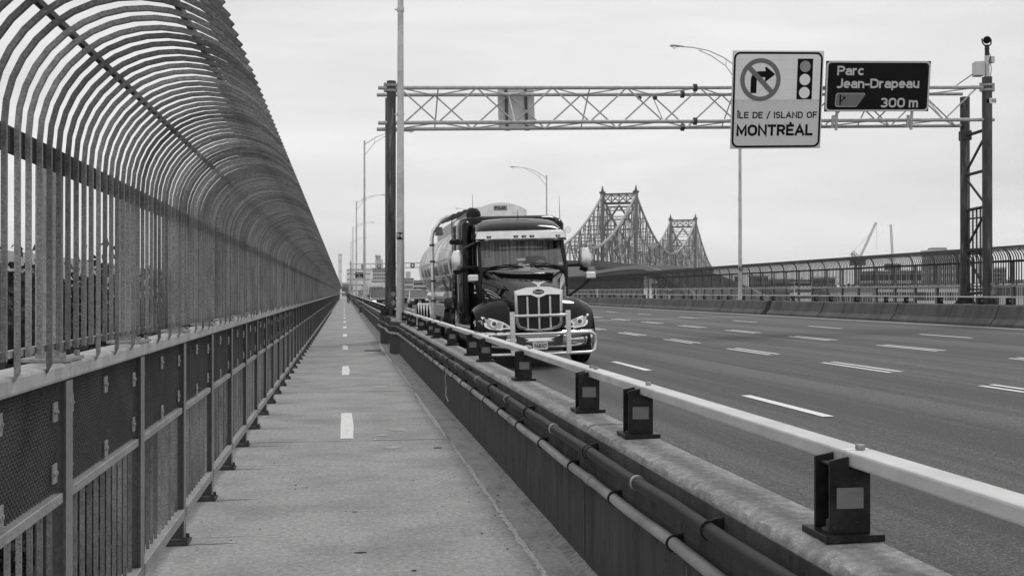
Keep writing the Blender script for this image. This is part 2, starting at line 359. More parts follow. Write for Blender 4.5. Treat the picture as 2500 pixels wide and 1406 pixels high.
def tarline(pts, wd):
    lf = []; rt = []; 
    for i in range(len(pts)-1):
        for k in range(10):
            t = k/10; x = pts[i][0]*(1-t)+pts[i+1][0]*t+rnd.uniform(-.015, .015); y = pts[i][1]*(1-t)+pts[i+1][1]*t; w_ = wd*rnd.uniform(.3, 1)
            lf.append((x-w_, y, road_z(x-w_)+.003)); rt.append((x+w_, y, road_z(x+w_)+.003))
    n = len(lf); MB().add(lf+rt, [(i, n+i, n+i+1, i+1) for i in range(n-1)]).build('tar_seal', 'tar', road)
tarline([(7.6, 16), (7.55, 40), (7.65, 90)], .012); tarline([(11.1, 18), (11.2, 60)], .010); tarline([(14.6, 22), (14.5, 80)], .012); tarline([(3.2, 6), (3.3, 9)], .01); tarline([(4.9, 9), (4.95, 13)], .01); tarline([(18.0, 24), (18.1, 70)], .012)
# ------------------------------------------------------------------ near barrier wall
def rough_loft(prof, y0, y1, step, jit, idx):
    secs = []; n = max(2, int((y1-y0)/step)+1)
    for i in range(n):
        y = y0+(y1-y0)*i/(n-1)
        secs.append([(x+(rnd.uniform(-jit, jit) if k in idx else 0), y, z+(rnd.uniform(-jit, jit*.3) if k in idx else 0)) for k, (x, z) in enumerate(prof)])
    return secs
nb = thing('barrier_wall', 'low dark concrete wall between the bike path and the road, carrying the steel rail', 'wall', (0, 0, 0))
TOP = .823
for i in range(-1, 22):
    y0 = .35+6.15*i; y1 = y0+6.13
    near = i < 6
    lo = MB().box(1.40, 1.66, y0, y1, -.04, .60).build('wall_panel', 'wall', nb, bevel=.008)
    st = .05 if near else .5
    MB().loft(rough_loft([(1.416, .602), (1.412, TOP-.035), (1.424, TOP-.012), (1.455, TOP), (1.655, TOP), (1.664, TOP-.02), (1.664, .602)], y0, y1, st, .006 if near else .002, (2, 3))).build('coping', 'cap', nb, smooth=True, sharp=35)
MB().box(1.40, 1.66, .35+6.15*22, 620, -.04, TOP).build('far_wall_panel', 'wall', nb)
# shade on the side face of the coping, painted in dark wall concrete: a skin 3 mm proud of it
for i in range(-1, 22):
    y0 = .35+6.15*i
    MB().box(1.404, 1.4095, y0+.004, y0+6.126, .60, TOP-.045).build('shaded_face_skin', 'wall', nb)
M['lime'] = mat('lime_drip', .19, .8, var=.3, scale=30)
for i in range(46):     # pale lime drips and thin cracks on the path side of the wall
    y = 3.2+.62*i+rnd.uniform(-.2, .2); z1 = rnd.uniform(.35, .76); z0 = z1-rnd.uniform(.1, .45); w_ = rnd.uniform(.003, .011)
    MB().add([(1.3975, y-w_*.4, z0), (1.3975, y+w_*.4, z0), (1.3975, y+w_, (z0+z1)/2), (1.3975, y+w_*.7, min(z1, .78)), (1.3975, y-w_*.7, min(z1, .78)), (1.3975, y-w_, (z0+z1)/2)], [(0, 1, 2, 3, 4, 5)]).build('lime_drip', 'lime' if i % 3 else 'pipe1', nb)
def pedestal(y, xo, label):
    m = MB().prism([(y-1.15, 1.40), (y-.5, xo), (y+.5, xo), (y+1.3, 1.40), (y+1.3, 1.66), (y-1.15, 1.66)], lambda a, b, t: (b, a, t), -.04, TOP+.012)
    t = thing('pedestal', label, 'concrete pedestal', (0, 0, 0)); m.build('plinth', 'wall', t, bevel=.012)
    m = MB().prism([(y-1.10, 1.42), (y-.48, xo+.02), (y+.48, xo+.02), (y+1.25, 1.42), (y+1.25, 1.64), (y-1.10, 1.64)], lambda a, b, t: (b, a, t), TOP+.0125, TOP+.03)
    m.build('cap', 'cap', t, bevel=.01)
pedestal(30.2, 1.22, 'concrete pedestal bulging into the path under the pale lamp pole')
pedestal(36.2, 1.16, 'concrete pedestal under the dark gantry post')
for k, y in enumerate((91.5, 151.5)): pedestal(y, 1.2, ['concrete pedestal under the second lamp pole, the one with the small sign', 'far concrete pedestal under the third lamp pole'][k])

# ------------------------------------------------------------------ guard rails (box beam on short H posts)
Hm = MB()
Hm.box(-.097, .097, -.095, .095, 0, .022)
for yy in (-.06, .05): Hm.prism([(-.07, .022), (.065, .022), (.065, .222), (-.007, .222), (-.007, .262), (-.07, .25)], lambda a, b, t: (a, t, b), yy, yy+.011)
Hm.box(-.006, .006, -.049, .05, .022, .225); Hm.box(-.055, -.02, -.049, .05, .228, .236)
Hme = Hm.mesh('post', 'black', bevel=.0015)
Rme = MB().box(-.048, .04, -.0635, -.0605, .10, .165).mesh('reflector', 'refl')
bm_ = MB(); bm_.cyl((-.04, -.015, .027), 'z', .034, .008, 16); bm_.cyl((-.04, -.015, .045), 'z', .021, .028, 6); bm_.cyl((-.04, -.015, .066), 'z', .012, .02, 10)
Bme = bm_.mesh('bolt', 'steel', bevel=.001)
Tme = MB().cyl((0, 0, .009), 'z', .016, .016, 6).mesh('rail_bolt', 'barl', bevel=.001)
def guard(name, label, X, ztop, ys, side, y_end, seclen, y0):
    t = thing(name, label, 'guard rail', (X, 0, ztop))
    for i, y in enumerate(ys):
        p = inst('post', Hme, t, (0, y, 0), scale=(side, 1, 1)); r_ = inst('reflector', Rme, p)
        if y < 60: inst('bolt', Bme, p); inst('rail_bolt', Tme, p, (.05, -.02, .277))
        if i % 3 == 0 and y < 40: inst('rail_bolt', Tme, p, (.05, .11, .277))
    y = y0
    a, b = (-.004, .098) if side > 0 else (-.098, .004)
    while y < y_end:
        MB().box(a, b, y, y+seclen-.012, .228, .277).build('rail_section', 'rail', t, bevel=.008, seg=2)
        y += seclen
        if y > 160: seclen = 60
    MB().box(a+.012, b-.012, y0, 150, .235, .270).build('rail_sleeve', 'barl', t)
    return t
ys = []
for k in range(-1, 45): ys += [5.92+6.66*k, 7.2+6.66*k, 9.85+6.66*k]
ys = [y for y in sorted(ys)+[3.4] if y > 3 or y < 0]; ys = sorted(set(round(y, 3) for y in ys if not (.5 < y < 3.3)))
guard('guard_rail', 'pale box-beam rail on short black posts along the top of the near wall', 1.573, TOP+.001, ys, 1, 300, 6.66, 3.4-6.66)
ys2 = []
for k in range(0, 45): ys2 += [20+6.66*k, 21.6+6.66*k, 24.2+6.66*k]
guard('guard_rail', 'thin pale rail on black posts on the concrete barrier across the road', 21.05, 1.2, ys2, -1, 300, 6.66, 14)

# ------------------------------------------------------------------ far barrier
fb = thing('jersey_barrier', 'long dark concrete barrier with sloped foot along the far side of the road', 'barrier')
prof = [(20.28, .45), (20.30, .60), (20.46, .76), (20.60, 1.17), (20.64, 1.2), (21.35, 1.2), (21.4, .4)]
for i in range(0, 30):
    y0 = 20+6.6*i; y1 = y0+6.52
    if abs(y0-46.4) < 3.2: y1 -= .55
    MB().prism(prof, lambda a, b, t: (a, t, b), y0, y1).build('barrier_section', 'farwall', fb, bevel=.015)
MB().box(20.75, 21.3, 18, 220, .4, 1.1).build('barrier_core', 'chassis', fb)
MB().prism(prof, lambda a, b, t: (a, t, b), 218, 640).build('far_barrier_section', 'farwall', fb)
MB().prism(prof, lambda a, b, t: (a, t, b), -6, 20).build('barrier_section', 'farwall', fb)
MB().box(21.4, 24.4, -6, 640, .3, .5).build('far_path', 'path', kind='structure')

# ------------------------------------------------------------------ conduits on the wall
def conduit(label, x, z, r, mt, gap, hook):
    t = thing('conduit', label, 'pipe', (0, 0, 0))
    y = -3; k = 0
    while y < 28.0:
        MB().tube([(x, y, z), (x+rnd.uniform(-.003, .003), y+.75, z-.004), (x, y+1.5, z+.002), (x, y+2.2, z-.005), (x, min(y+3.02, 28.3), z)], r, 16).build('pipe_section', mt, t, smooth=True)
        MB().bar((x, y-.05, z), (x, y+.05, z), r*1.14, 16).build('coupling', mt, t, smooth=True)
        y += 3.05
    y = .9+gap
    while y < 27:
        if hook or k % 2: 
            c = MB().tube([(x+.05, y, z+r*1.5)]+[(x+(r+.004)*math.cos(R(a)), y, z+(r+.004)*math.sin(R(a))) for a in range(80, 281, 20)]+[(x+.05, y, z-r*1.5)], .006, 6)
            c.box(x+.012, x+.05, y-.011, y+.011, z-r*1.4, z+r*1.4); c.build('hook', 'black', t)
        else: MB().bar((x, y-.008, z), (x, y+.008, z), r*1.17, 16).build('strap', 'strap', t, smooth=True)
        y += 1.05; k += 1
    # past the two plinths
    MB().tube([(x, 28.2, z), (x-.02, 28.8, z), (1.17, 29.5, z), (1.14, 30.8, z), (1.2, 31.6, z-.02), (1.18, 32.6, z), (1.10, 35.5, z), (1.09, 36.8, z), (1.3, 38, z), (x, 38.6, z), (x, 90, z), (1.15, 91, z), (1.15, 92, z), (x, 93, z), (x, 300, z)], r, 10).build('pipe_bend', 'pipe1' if hook is False else mt, t, smooth=True)
    return t
conduit('thick black conduit pipe on the wall, the upper of the two', 1.35, .715, .031, 'pipe1', 0, False)
conduit('mottled grey conduit pipe on the wall, the lower of the two', 1.36, .555, .027, 'pipe2', .5, True)
MB().tube([(1.33, 14.6, .62), (1.30, 14.62, .5), (1.32, 14.66, .38), (1.30, 14.5, .27), (1.31, 14.3, .22)], .006, 6).build('loose_cable_tie', 'strap', label='thin pale loose wire dangling from the grey conduit', cat='wire', smooth=True)

# ------------------------------------------------------------------ left railing and safety fence
BAY = 1.535; Y0 = 4.37-BAY*2; NB = 180
def expanded(w, h, cw, chh, t):
    m = MB(); cols = int(w/cw); rows = int(h/chh)
    for c in range(cols):
        for k in range(rows):
            y = c*cw; z = k*chh
            for (ya, yb) in ((0, cw*.5), (cw, cw*.5)):
                d = chh/2
                m.add([(-t, y+ya, z), (t, y+ya, z+.004), (t, y+yb, z+d+.004), (-t, y+yb, z+d)], [(0, 1, 2, 3)])
                m.add([(-t, y+yb, z+d), (t, y+yb, z+d+.004), (t, y+ya, z+2*d+.004), (-t, y+ya, z+2*d)], [(0, 1, 2, 3)])
    return m
def rail_and_fence(sx, X0, zb, bay, y0, nb, lab, sc=1.0, pitch=12, mesh=True):
    """sx=+1: arch leans to +X. X0 is the X of the bars."""
    f = lambda x: sx*x
    A = lambda a, b: (min(f(a), f(b)), max(f(a), f(b)))
    r = thing('railing', lab[0], 'railing', (X0, 0, zb))
    pm = MB()
    for a, b in ((-.068, -.058), (.028, .038)): x0, x1 = A(a, b); pm.box(x0, x1, -.05, .05, .03, 1.275)
    x0, x1 = A(-.058, .028); pm.box(x0, x1, -.005, .005, .03, 1.275)
    pme = pm.mesh('post', 'steel', bevel=.002)
    fl = MB().box(*A(.038, .040), -.05, .05, .03, 1.275).mesh('lit_post_face', 'steelf')  # thin pale sheet on the flange, light painted as colour
    bp = MB().box(*A(-.12, .07), -.09, .09, .0, .022)
    for yy in (-.06, .06): bp.cyl((f(.045), yy, .035), 'z', .016, .03, 6)
    bpm = bp.mesh('base_plate', 'dark', bevel=.002)
    trm = MB().box(*A(-.085, .045), 0, bay-.008, 1.28, 1.345).mesh('top_rail', 'toprail', bevel=.012, seg=2)
    mrm = MB().box(*A(-.02, .03), .05, bay-.05, .832, .87).mesh('middle_rail', 'barl', bevel=.003)
    brm = MB().box(*A(-.03, .045), .05, bay-.05, .16, .225).mesh('bottom_rail', 'barl', bevel=.004)
    bal = MB().box(*A(-.008, .009), -.0085, .0085, .225, .832 if mesh else 1.28).mesh('baluster', 'bar', bevel=.002)
    exm = expanded(bay-.1, .405, .034, .027, .007).mesh('mesh_panel', 'mesh') if mesh else None
    cl = MB().box(*A(.0, .006), -.03, .03, -.035, .035)
    for yy in (-.014, .014): cl.bar((f(.006), yy, 0), (f(.012), yy, 0), .008, 8)
    clm = cl.mesh('mesh_clip', 'barl', bevel=.001)
    nbal = 0; rest = MB()
    for k in range(nb):
        y = y0+bay*k
        inst('post', pme, r, (0, y, 0)); 
        if k < 60: inst('lit_post_face', fl, r, (0, y, 0)); inst('base_plate', bpm, r, (0, y, 0))
        inst('top_rail', trm, r, (0, y, 0)); inst('bottom_rail', brm, r, (0, y, 0))
        if mesh:
            inst('middle_rail', mrm, r, (0, y, 0)); inst('mesh_panel', exm, r, (0, y+.05, .872))
            if k < 14:
                for (cy, cz) in ((.12, 1.18), (.75, 1.2), (1.42, 1.17), (.1, .95), (.76, .92), (1.41, .95)): inst('mesh_clip', clm, r, (sx*.014, y+cy, cz))
        for j in range(1, pitch):
            yy = y+bay*j/pitch
            if nbal < 300: inst('baluster', bal, r, (0, yy, 0)); nbal += 1
            else: rest.box(-.008, .008, yy-.0085, yy+.0085, .225, .832 if mesh else 1.28)
    o = rest.build('far_balusters', 'bar', r, kind='stuff')
    # arched safety fence standing on the top rail
    t = thing('safety_fence', lab[1], 'fence', (X0, 0, zb))
    zk = .73*sc+1.34; cz = 1.34+.76*sc; Rr = .385*sc
    hy = .009 if sx > 0 else .0175
    barm = 'bar' if sx > 0 else 'dark'  # far bars take a darker steel to look backlit against the sky
    def barpts(zlow):
        return [(0, zlow), (0, zk-.1)]+[(Rr-Rr*math.cos(R(a)), cz+Rr*math.sin(R(a))) for a in range(0, 141, 10)]
    def barmesh(m, zlow, y):
        pts = barpts(zlow); secs = []
        for i, (x, z) in enumerate(pts):
            a = pts[min(i+1, len(pts)-1)]; b = pts[max(i-1, 0)]
            dx, dz = a[0]-b[0], a[1]-b[1]; n = math.hypot(dx, dz); nx, nz = -dz/n, dx/n; h = .0078 if sx > 0 else .013
            s1 = .03 if (i == 0 and zlow < 1.38) else 0
            secs.append([(f(x-nx*h), y-hy, z-nz*h+s1), (f(x+nx*h), y-hy, z+nz*h), (f(x+nx*h), y+hy, z+nz*h), (f(x-nx*h), y+hy, z-nz*h+s1)])
        m.loft(secs)
    def barobj(zl): m = MB(); barmesh(m, zl, 0); return m.mesh('bar', barm, smooth=True, sharp=50)
    b0 = barobj(1.395); b1_ = barobj(1.325)
    nbar = 0; rest = MB()
    for k in range(nb):
        y = y0+bay*k
        for j in range(pitch):
            yy = y+bay*j/pitch+.03; lg = j in (3, 6, 9)
            jit = rnd.uniform(-.006, .006)
            if nbar < 300: inst('bar', b1_ if lg else b0, t, (f(.055), yy+jit, 0), (rnd.uniform(-.002, .002), 0, rnd.uniform(-.012, .012))); nbar += 1
            else: barmesh(rest, 1.325 if lg else 1.395, yy)
    rest2 = MB(); rest2.v = [(v[0]+f(.055), v[1], v[2]) for v in rest.v]; rest2.f = rest.f
    rest2.build('far_bars', barm, t, kind='stuff', smooth=True, sharp=50)
    up = MB().box(*A(-.085, -.005), -.045, .045, 1.345, zk+.03).mesh('post', 'barl', bevel=.004)
    ub = MB().box(*A(-.12, .05), -.14, .14, 1.346, 1.36)
    for yy in (-.11, .11): ub.cyl((f(.03), yy, 1.37), 'z', .012, .02, 6)
    ubm = ub.mesh('base_plate', 'barl', bevel=.002)
    for k in range(nb):
        y = y0+bay*k+.05
        inst('post', up, t, (0, y, 0)); 
        if k < 50: inst('base_plate', ubm, t, (0, y, 0))
    ye = y0+bay*nb
    if sx < 0:      # heavier hoops over the posts of the far fence
        hy = .035; m = MB(); barmesh(m, 1.395, 0); hoop = m.mesh('hoop', 'dark', smooth=True, sharp=50)
        for k in range(nb): inst('hoop', hoop, t, (f(.06), y0+bay*k+.05, 0))
    MB().box(*A(.028, .042), y0, ye, zk-.045, zk+.035).build('kink_rail', 'dark', t)
    MB().box(*A(.022, .044), y0, ye, 1.40, 1.422).build('lower_rod', 'barl', t)
    for a in (52, 103):
        x = Rr-(Rr+.022)*math.cos(R(a))+.055; z = cz+(Rr+.022)*math.sin(R(a))
        MB().bar((f(x), y0, z), (f(x), ye, z), .013, 4).build('arch_rod', 'dark', t)
    return r, t
rail_and_fence(1, -1.045, 0, BAY, Y0, NB, ('weathered steel railing with dark mesh panels along the left edge of the bike path', 'tall arched anti-climb fence of curved bars over the left side of the bike path'))
rail_and_fence(-1, 22.75, .52, 1.68, 24, 150, ('plain steel railing behind the concrete barrier on the far side of the road', 'arched anti-climb fence of curved bars on the far side of the road'), sc=1.13, mesh=False, pitch=11)

# ------------------------------------------------------------------ lamp poles
def lamp(X, Y, zb, d, label, group='tall lamp poles along both sides of the bridge', arm=True):
    t = thing('lamp_pole', label, 'lamp pole', (X, Y, zb), group=group)
    H = 12.9
    MB().tube([(0, 0, 0), (0, 0, .35), (0.0, 0, H)], [.125, .108, .062], 16).build('pole', 'pole', t, smooth=True)
    b = MB().box(-.17, .17, -.17, .17, 0, .03)
    for a in (-1, 1):
        for c in (-1, 1): b.cyl((a*.13, c*.13, .05), 'z', .02, .05, 6)
    b.build('base_plate', 'pole', t, bevel=.003)
    MB().cyl((0, 0, H+.03), 'z', .09, .06, 12).build('cap', 'pole', t)
    for z in (5.5, 8.3): MB().bar((0, 0, z-.05), (0, 0, z+.05), .098, 16).bar((0, 0, z), (-.16, 0, z), .02, 6).build('clamp', 'pole', t)
    pu = [(0, 0, H-.25), (d*.9, 0, H+.35), (d*1.8, 0, H+.72), (d*2.7, 0, H+.86), (d*3.3, 0, H+.88)]
    MB().tube(pu, .03, 8).build('upper_arm', 'pole', t, smooth=True)
    MB().tube([(0, 0, H-1.15), (d*.8, 0, H-.1), (d*1.6, 0, H+.42), (d*2.35, 0, H+.72)], .025, 8).build('lower_arm', 'pole', t, smooth=True)
    MB().bar((d*.8, 0, H-.1), (d*.8, 0, H+.28), .02, 6).bar((d*2.2, 0, H+.68), (d*2.2, 0, H+.8), .02, 6).build('strut', 'pole', t)
    x0, x1 = sorted((d*3.2, d*3.95))
    secs = []
    for k, (q, wy, h) in enumerate([(3.2, .05, .04), (3.4, .11, .09), (3.7, .17, .13), (3.9, .13, .11), (3.98, .04, .03)]):
        secs.append([(d*q, wy*math.cos(a), H+.9+h*.8*math.sin(a)*(.5 if math.sin(a) < 0 else 1)) for a in [2*PI*i/12 for i in range(12)]])
    MB().loft(secs).build('lamp_head', 'pole', t, smooth=True)
    MB().sphere((d*3.72, 0, H+.84), .1).build('lens', 'lampw', t, smooth=True)
    return t
p1 = lamp(1.49, 30.2, TOP+.03, 1, 'nearest lamp pole, pale, cut off by the frame top, number plate 94')
MB().box(-.113, .055, -.125, -.118, 2.25-.09, 2.25+.09).build('number_plate', 'ink', p1)
text('plate_number', '94', .17, p1, (-.03, -.127, 2.25), (PI/2, 0, 0), 'signink', .004)
lam2 = lamp(1.62, 91.5, TOP+.03, 1, 'second lamp pole on the left, with a small three-line sign')
lamp(1.62, 151.5, TOP, 1, 'third lamp pole along the path wall, half covered by the small sign')
lamp(1.62, 211, TOP, 1, 'fourth lamp pole along the path wall, beside the far gantry')
lamp(1.62, 271, TOP, 1, 'fifth and farthest lamp pole along the path wall')
r1 = lamp(21.5, 59.3, 1.2, -1, 'lamp pole across the road, its head left of the big white sign, plate 93')
MB().box(-.11, .11, -.125, -.118, 1.6, 1.8).build('number_plate', 'ink', r1)
text('plate_number', '93', .17, r1, (0, -.127, 1.7), (PI/2, 0, 0), 'signink', .004)
lamp(21.5, 119, 1.2, -1, 'lamp pole rising behind the truck roof')
lamp(21.5, 179, 1.2, -1, 'far lamp pole across the road, its head left of the tank trailer')
# small sign bracketed to the second pole
ss = thing('small_sign', 'small dark three-line sign bracketed to the second lamp pole', 'sign', (1.20, 91.3, 2.98))
MB().prism(rrect(-.31, .31, -.22, .22, .03), lambda a, b, t: (a, t, b), 0, .015).build('panel', 'ink', ss)
for i, (w_, s_) in enumerate((('SURVEILLANCE', .085), ('PAR', .085), ('CAMÉRAS', .1))):
    text('lettering', w_, s_, ss, (0, -.004, .12-.12*i), (PI/2, 0, 0), 'white', .002)
MB().bar((.3, .02, -.02), (.5, .2, -.02), .02, 6).bar((.42, .12, -.04), (.42, .12, .03), .11, 12).build('bracket', 'truss', ss)
# ------------------------------------------------------------------ sign gantry over the road
GY = 35.85; GX0, GX1 = 1.48, 21.85; SL = .0275
def gz(x, z): return z+SL*(x-1.48)
ga = thing('sign_gantry', 'large tubular truss gantry spanning the whole road and carrying the two road signs', 'gantry')
# four round posts
def gpost(x, y, z0, z1, r):
    p = MB().bar((x, y, z0), (x, y, z1), r, 24).build('post', 'weather', ga, smooth=True)
    MB().bar((x, y, z1), (x, y, z1+.04), r*1.02, 24).build('post_cap', 'steel', p)
    c = MB()
    for k in range(8):
        a = k*PI/4; ca, sa = math.cos(a), math.sin(a)
        c.prism([(r, 0), (r+.17, 0), (r+.17, .03), (r, .26)], lambda u, v, t, ca=ca, sa=sa: (x+u*ca-t*sa, y+u*sa+t*ca, z0+.03+v), -.008, .008)
    c.build('stiffener', 'dark', p)
    b = MB().bar((x, y, z0), (x, y, z0+.03), r+.2, 24)
    for k in range(8): b.cyl((x+(r+.13)*math.cos(k*PI/4+.4), y+(r+.13)*math.sin(k*PI/4+.4), z0+.06), 'z', .025, .06, 6)
    b.build('base_flange', 'dark', p); return p
zl, zr = TOP+.031, 1.2
posts = [gpost(GX0, GY, zl, 8.25, .145), gpost(GX0, GY+1.4, zl, 7.95, .145), gpost(GX1, GY, zr, 8.95, .165), gpost(GX1, GY+1.4, zr, 8.5, .165)]
for (x, y, z) in ((GX0, GY, 8.1), (GX1, GY, gz(GX1, 8.1))):
    r = .16 if x < 5 else .18
    m = MB()
    for dz in (-.12, .05): m.bar((x, y, z+dz-.04), (x, y, z+dz+.04), r+.02, 20)
    m.box(x-r-.08, x-r, y-.05, y+.05, z-.16, z+.13); m.box(x+r, x+r+.08, y-.05, y+.05, z-.16, z+.13)
    m.build('clamp_collar', 'barl', ga, bevel=.004)
# diamonds near the post feet, plate 105
for (x, y, z, r) in ((GX0+.02, GY, 1.55, .145), (GX0+.02, GY, 1.28, .145), (GX1+.05, GY, 1.88, .165), (GX1+.05, GY, 1.6, .165)):
    MB().prism([(0, -.1), (.09, 0), (0, .1), (-.09, 0)], lambda a, b, t: (x+a+.04, y-r-.012+t, z+b), 0, .004).build('diamond_marker', 'lgrey', ga)
MB().box(GX1-.12, GX1-.02, GY-.185, GY-.172, 8.08, 8.2).build('plate_backing', 'ink', ga)
np_ = MB().prism(rrect(GX1-.03, GX1+.22, 8.06, 8.24, .02), lambda a, b, t: (a, t, b), GY-.20, GY-.187).build('number_plate', 'white', ga)
text('plate_number', '105', .16, ga, (GX1+.1, GY-.203, 8.15), (PI/2, 0, 0), 'ink', .001)
# chords
def chord(y, z, ext):
    xa, xb = GX0-.42, GX1+(.25 if y == GY else -.1)
    o = MB().bar((xa, y, gz(xa, z)), (xb, y, gz(xb, z)), .062, 14).build('chord', 'truss', ga, smooth=True)
ch = [(GY, 8.08), (GY+1.4, 8.10), (GY, 6.97), (GY+1.4, 6.97)]
for y, z in ch: chord(y, z, 0)
PW = 1.235; nn = int((GX1-GX0)/PW)
def nod(i, y, top): x = GX0+.25+i*PW; return Vector((x, y, gz(x, 8.08 if top else 6.97)))
for i in range(nn):
    for (y, ph) in ((GY, 0), (GY+1.4, 1)):
        a = nod(i, y, (i+ph) % 2 == 0); b = nod(i+1, y, (i+1+ph) % 2 == 0)
        MB().bar(a, b, .026, 8).build('diagonal', 'truss', ga, smooth=True)
    for top in (True, False):
        a = nod(i, GY if (i % 2) == (0 if top else 1) else GY+1.4, top); b = nod(i+1, GY if ((i+1) % 2) == (0 if top else 1) else GY+1.4, top)
        MB().bar(a, b, .022, 8).build('lacing', 'truss', ga, smooth=True)
    if i % 2 == 1: MB().bar(nod(i, GY, i % 4 == 1), nod(i, GY+1.4, i % 4 != 1), .022, 8).build('cross_strut', 'truss', ga, smooth=True)
for (y, z) in ch:
    x = 11.45
    MB().bar((x-.05, y, gz(x, z)), (x+.05, y, gz(x, z)), .125, 16).build('chord_flange', 'tdark', ga)
# K bracing between each pair of posts
def kb(x, zs, r):
    for i, z in enumerate(zs):
        MB().bar((x, GY, z+.06), (x, GY+1.4, z-.0), r, 10).build('brace', 'dark', ga, smooth=True)
        if i: 
            a, b = (GY, GY+1.4) if i % 2 else (GY+1.4, GY)
            MB().bar((x, a, zs[i-1]+.05), (x, b, z-.05), r*.8, 10).build('brace', 'dark', ga, smooth=True)
kb(GX1, [1.55, 3.05, 4.5, 5.75, 7.15], .055)
kb(GX0, [1.4, 2.8, 4.2, 5.5, 6.8], .055)
MB().box(GX1-.14, GX1+.16, GY+1.2, GY+1.6, 7.0, 7.35).build('chord_bracket', 'dark', ga, bevel=.02)
MB().bar((GX1-.1, GY+.1, 9.35), (GX1-.95, GY+.4, 8.72), .018, 6).build('stay', 'dark', ga)
# small inspection lights under the chord
for px in (9.62, 10.15):
    m = MB(); m.sphere((px, GY+.2, gz(px, 7.78)), .075, 10); m.build('lamp', 'dark', ga, smooth=True)
MB().bar((9.5, GY+.2, gz(9.5, 7.84)), (10.3, GY+.2, gz(10.3, 7.84)), .015, 6).build('lamp_bar', 'truss', ga)

def _a(cx, cy, rx, ry, a0, a1, n=10): return [(cx+rx*math.cos(R(a0+(a1-a0)*i/n)), cy+ry*math.sin(R(a0+(a1-a0)*i/n))) for i in range(n+1)]
GL = {   # plain sign lettering drawn as strokes: width, list of polylines, cap height 1
 'A': (.74, [[(0, 0), (.37, 1), (.74, 0)], [(.14, .3), (.60, .3)]]), 'D': (.64, [[(0, 0), (0, 1), (.3, 1)]+_a(.3, .66, .34, .34, 90, 0)+_a(.3, .34, .34, .34, 0, -90)+[(0, 0)]]),
 'E': (.54, [[(.54, 1), (0, 1), (0, 0), (.54, 0)], [(0, .52), (.46, .52)]]), 'F': (.52, [[(.52, 1), (0, 1), (0, 0)], [(0, .52), (.44, .52)]]),
 'I': (.0, [[(0, 0), (0, 1)]]), 'L': (.5, [[(0, 1), (0, 0), (.5, 0)]]), 'M': (.78, [[(0, 0), (0, 1), (.39, .18), (.78, 1), (.78, 0)]]),
 'N': (.64, [[(0, 0), (0, 1), (.64, 0), (.64, 1)]]), 'O': (.70, [_a(.35, .65, .35, .35, 0, 180)+_a(.35, .35, .35, .35, 180, 360)+[(.70, .65)]]),
 'R': (.6, [[(0, 0), (0, 1), (.34, 1)]+_a(.34, .74, .26, .26, 90, -90)+[(0, .48)], [(.32, .48), (.6, 0)]]),
 'S': (.58, [_a(.29, .74, .28, .26, 20, 90)+_a(.28, .74, .28, .26, 90, 250)+_a(.30, .27, .29, .27, 70, -90)+_a(.29, .27, .29, .27, -90, -160)]),
 'T': (.6, [[(0, 1), (.6, 1)], [(.3, 1), (.3, 0)]]), '/': (.34, [[(-.02, -.12), (.38, 1.12)]]), 'P': (.56, [[(0, 0), (0, 1), (.30, 1)]+_a(.30, .73, .27, .27, 90, -90)+[(0, .46)]]),
 'J': (.42, [[(.42, 1), (.42, .26)]+_a(.16, .26, .26, .26, 0, -140)]), '-': (.30, [[(0, .36), (.30, .36)]]),
 'a': (.46, [_a(.23, .35, .23, .35, 150, 90, 5)+_a(.23, .5, .23, .2, 90, 0, 5)+[(.46, 0)], [(.46, .40)]+_a(.21, .2, .21, .2, 90, 270)+[(.46, .08)]]),
 'c': (.46, [_a(.25, .35, .25, .35, 45, 315, 14)]), 'e': (.5, [[(.02, .36), (.5, .36)]+_a(.25, .35, .25, .35, 0, 315, 16)]),
 'n': (.44, [[(0, 0), (0, .7)], [(0, .45)]+_a(.22, .45, .22, .24, 180, 0)+[(.44, 0)]]), 'r': (.3, [[(0, 0), (0, .7)], [(0, .4)]+_a(.26, .4, .26, .29, 180, 80)]),
 'u': (.44, [[(.44, 0), (.44, .7)], [(0, .7)]+_a(.22, .25, .22, .24, 180, 360)]), 'm': (.72, [[(0, 0), (0, .7)], [(0, .48)]+_a(.18, .48, .18, .21, 180, 0)+[(.36, 0)], [(.36, .48)]+_a(.54, .48, .18, .21, 180, 0)+[(.72, 0)]]),
 'p': (.48, [[(0, -.27), (0, .7)], _a(.24, .35, .24, .34, 0, 360, 18)]),
 '3': (.54, [_a(.26, .74, .26, .26, 150, -70)+[(.24, .5)], _a(.26, .27, .28, .27, 80, -150)]), '0': (.56, [_a(.28, .68, .28, .32, 0, 180)+_a(.28, .32, .28, .32, 180, 360)+[(.56, .68)]]),
}
GL['Î'] = (.0, [[(0, 0), (0, 1)], [(-.15, 1.17), (0, 1.30), (.15, 1.17)]]); GL['É'] = (.54, GL['E'][1]+[[(.20, 1.17), (.40, 1.34)]])
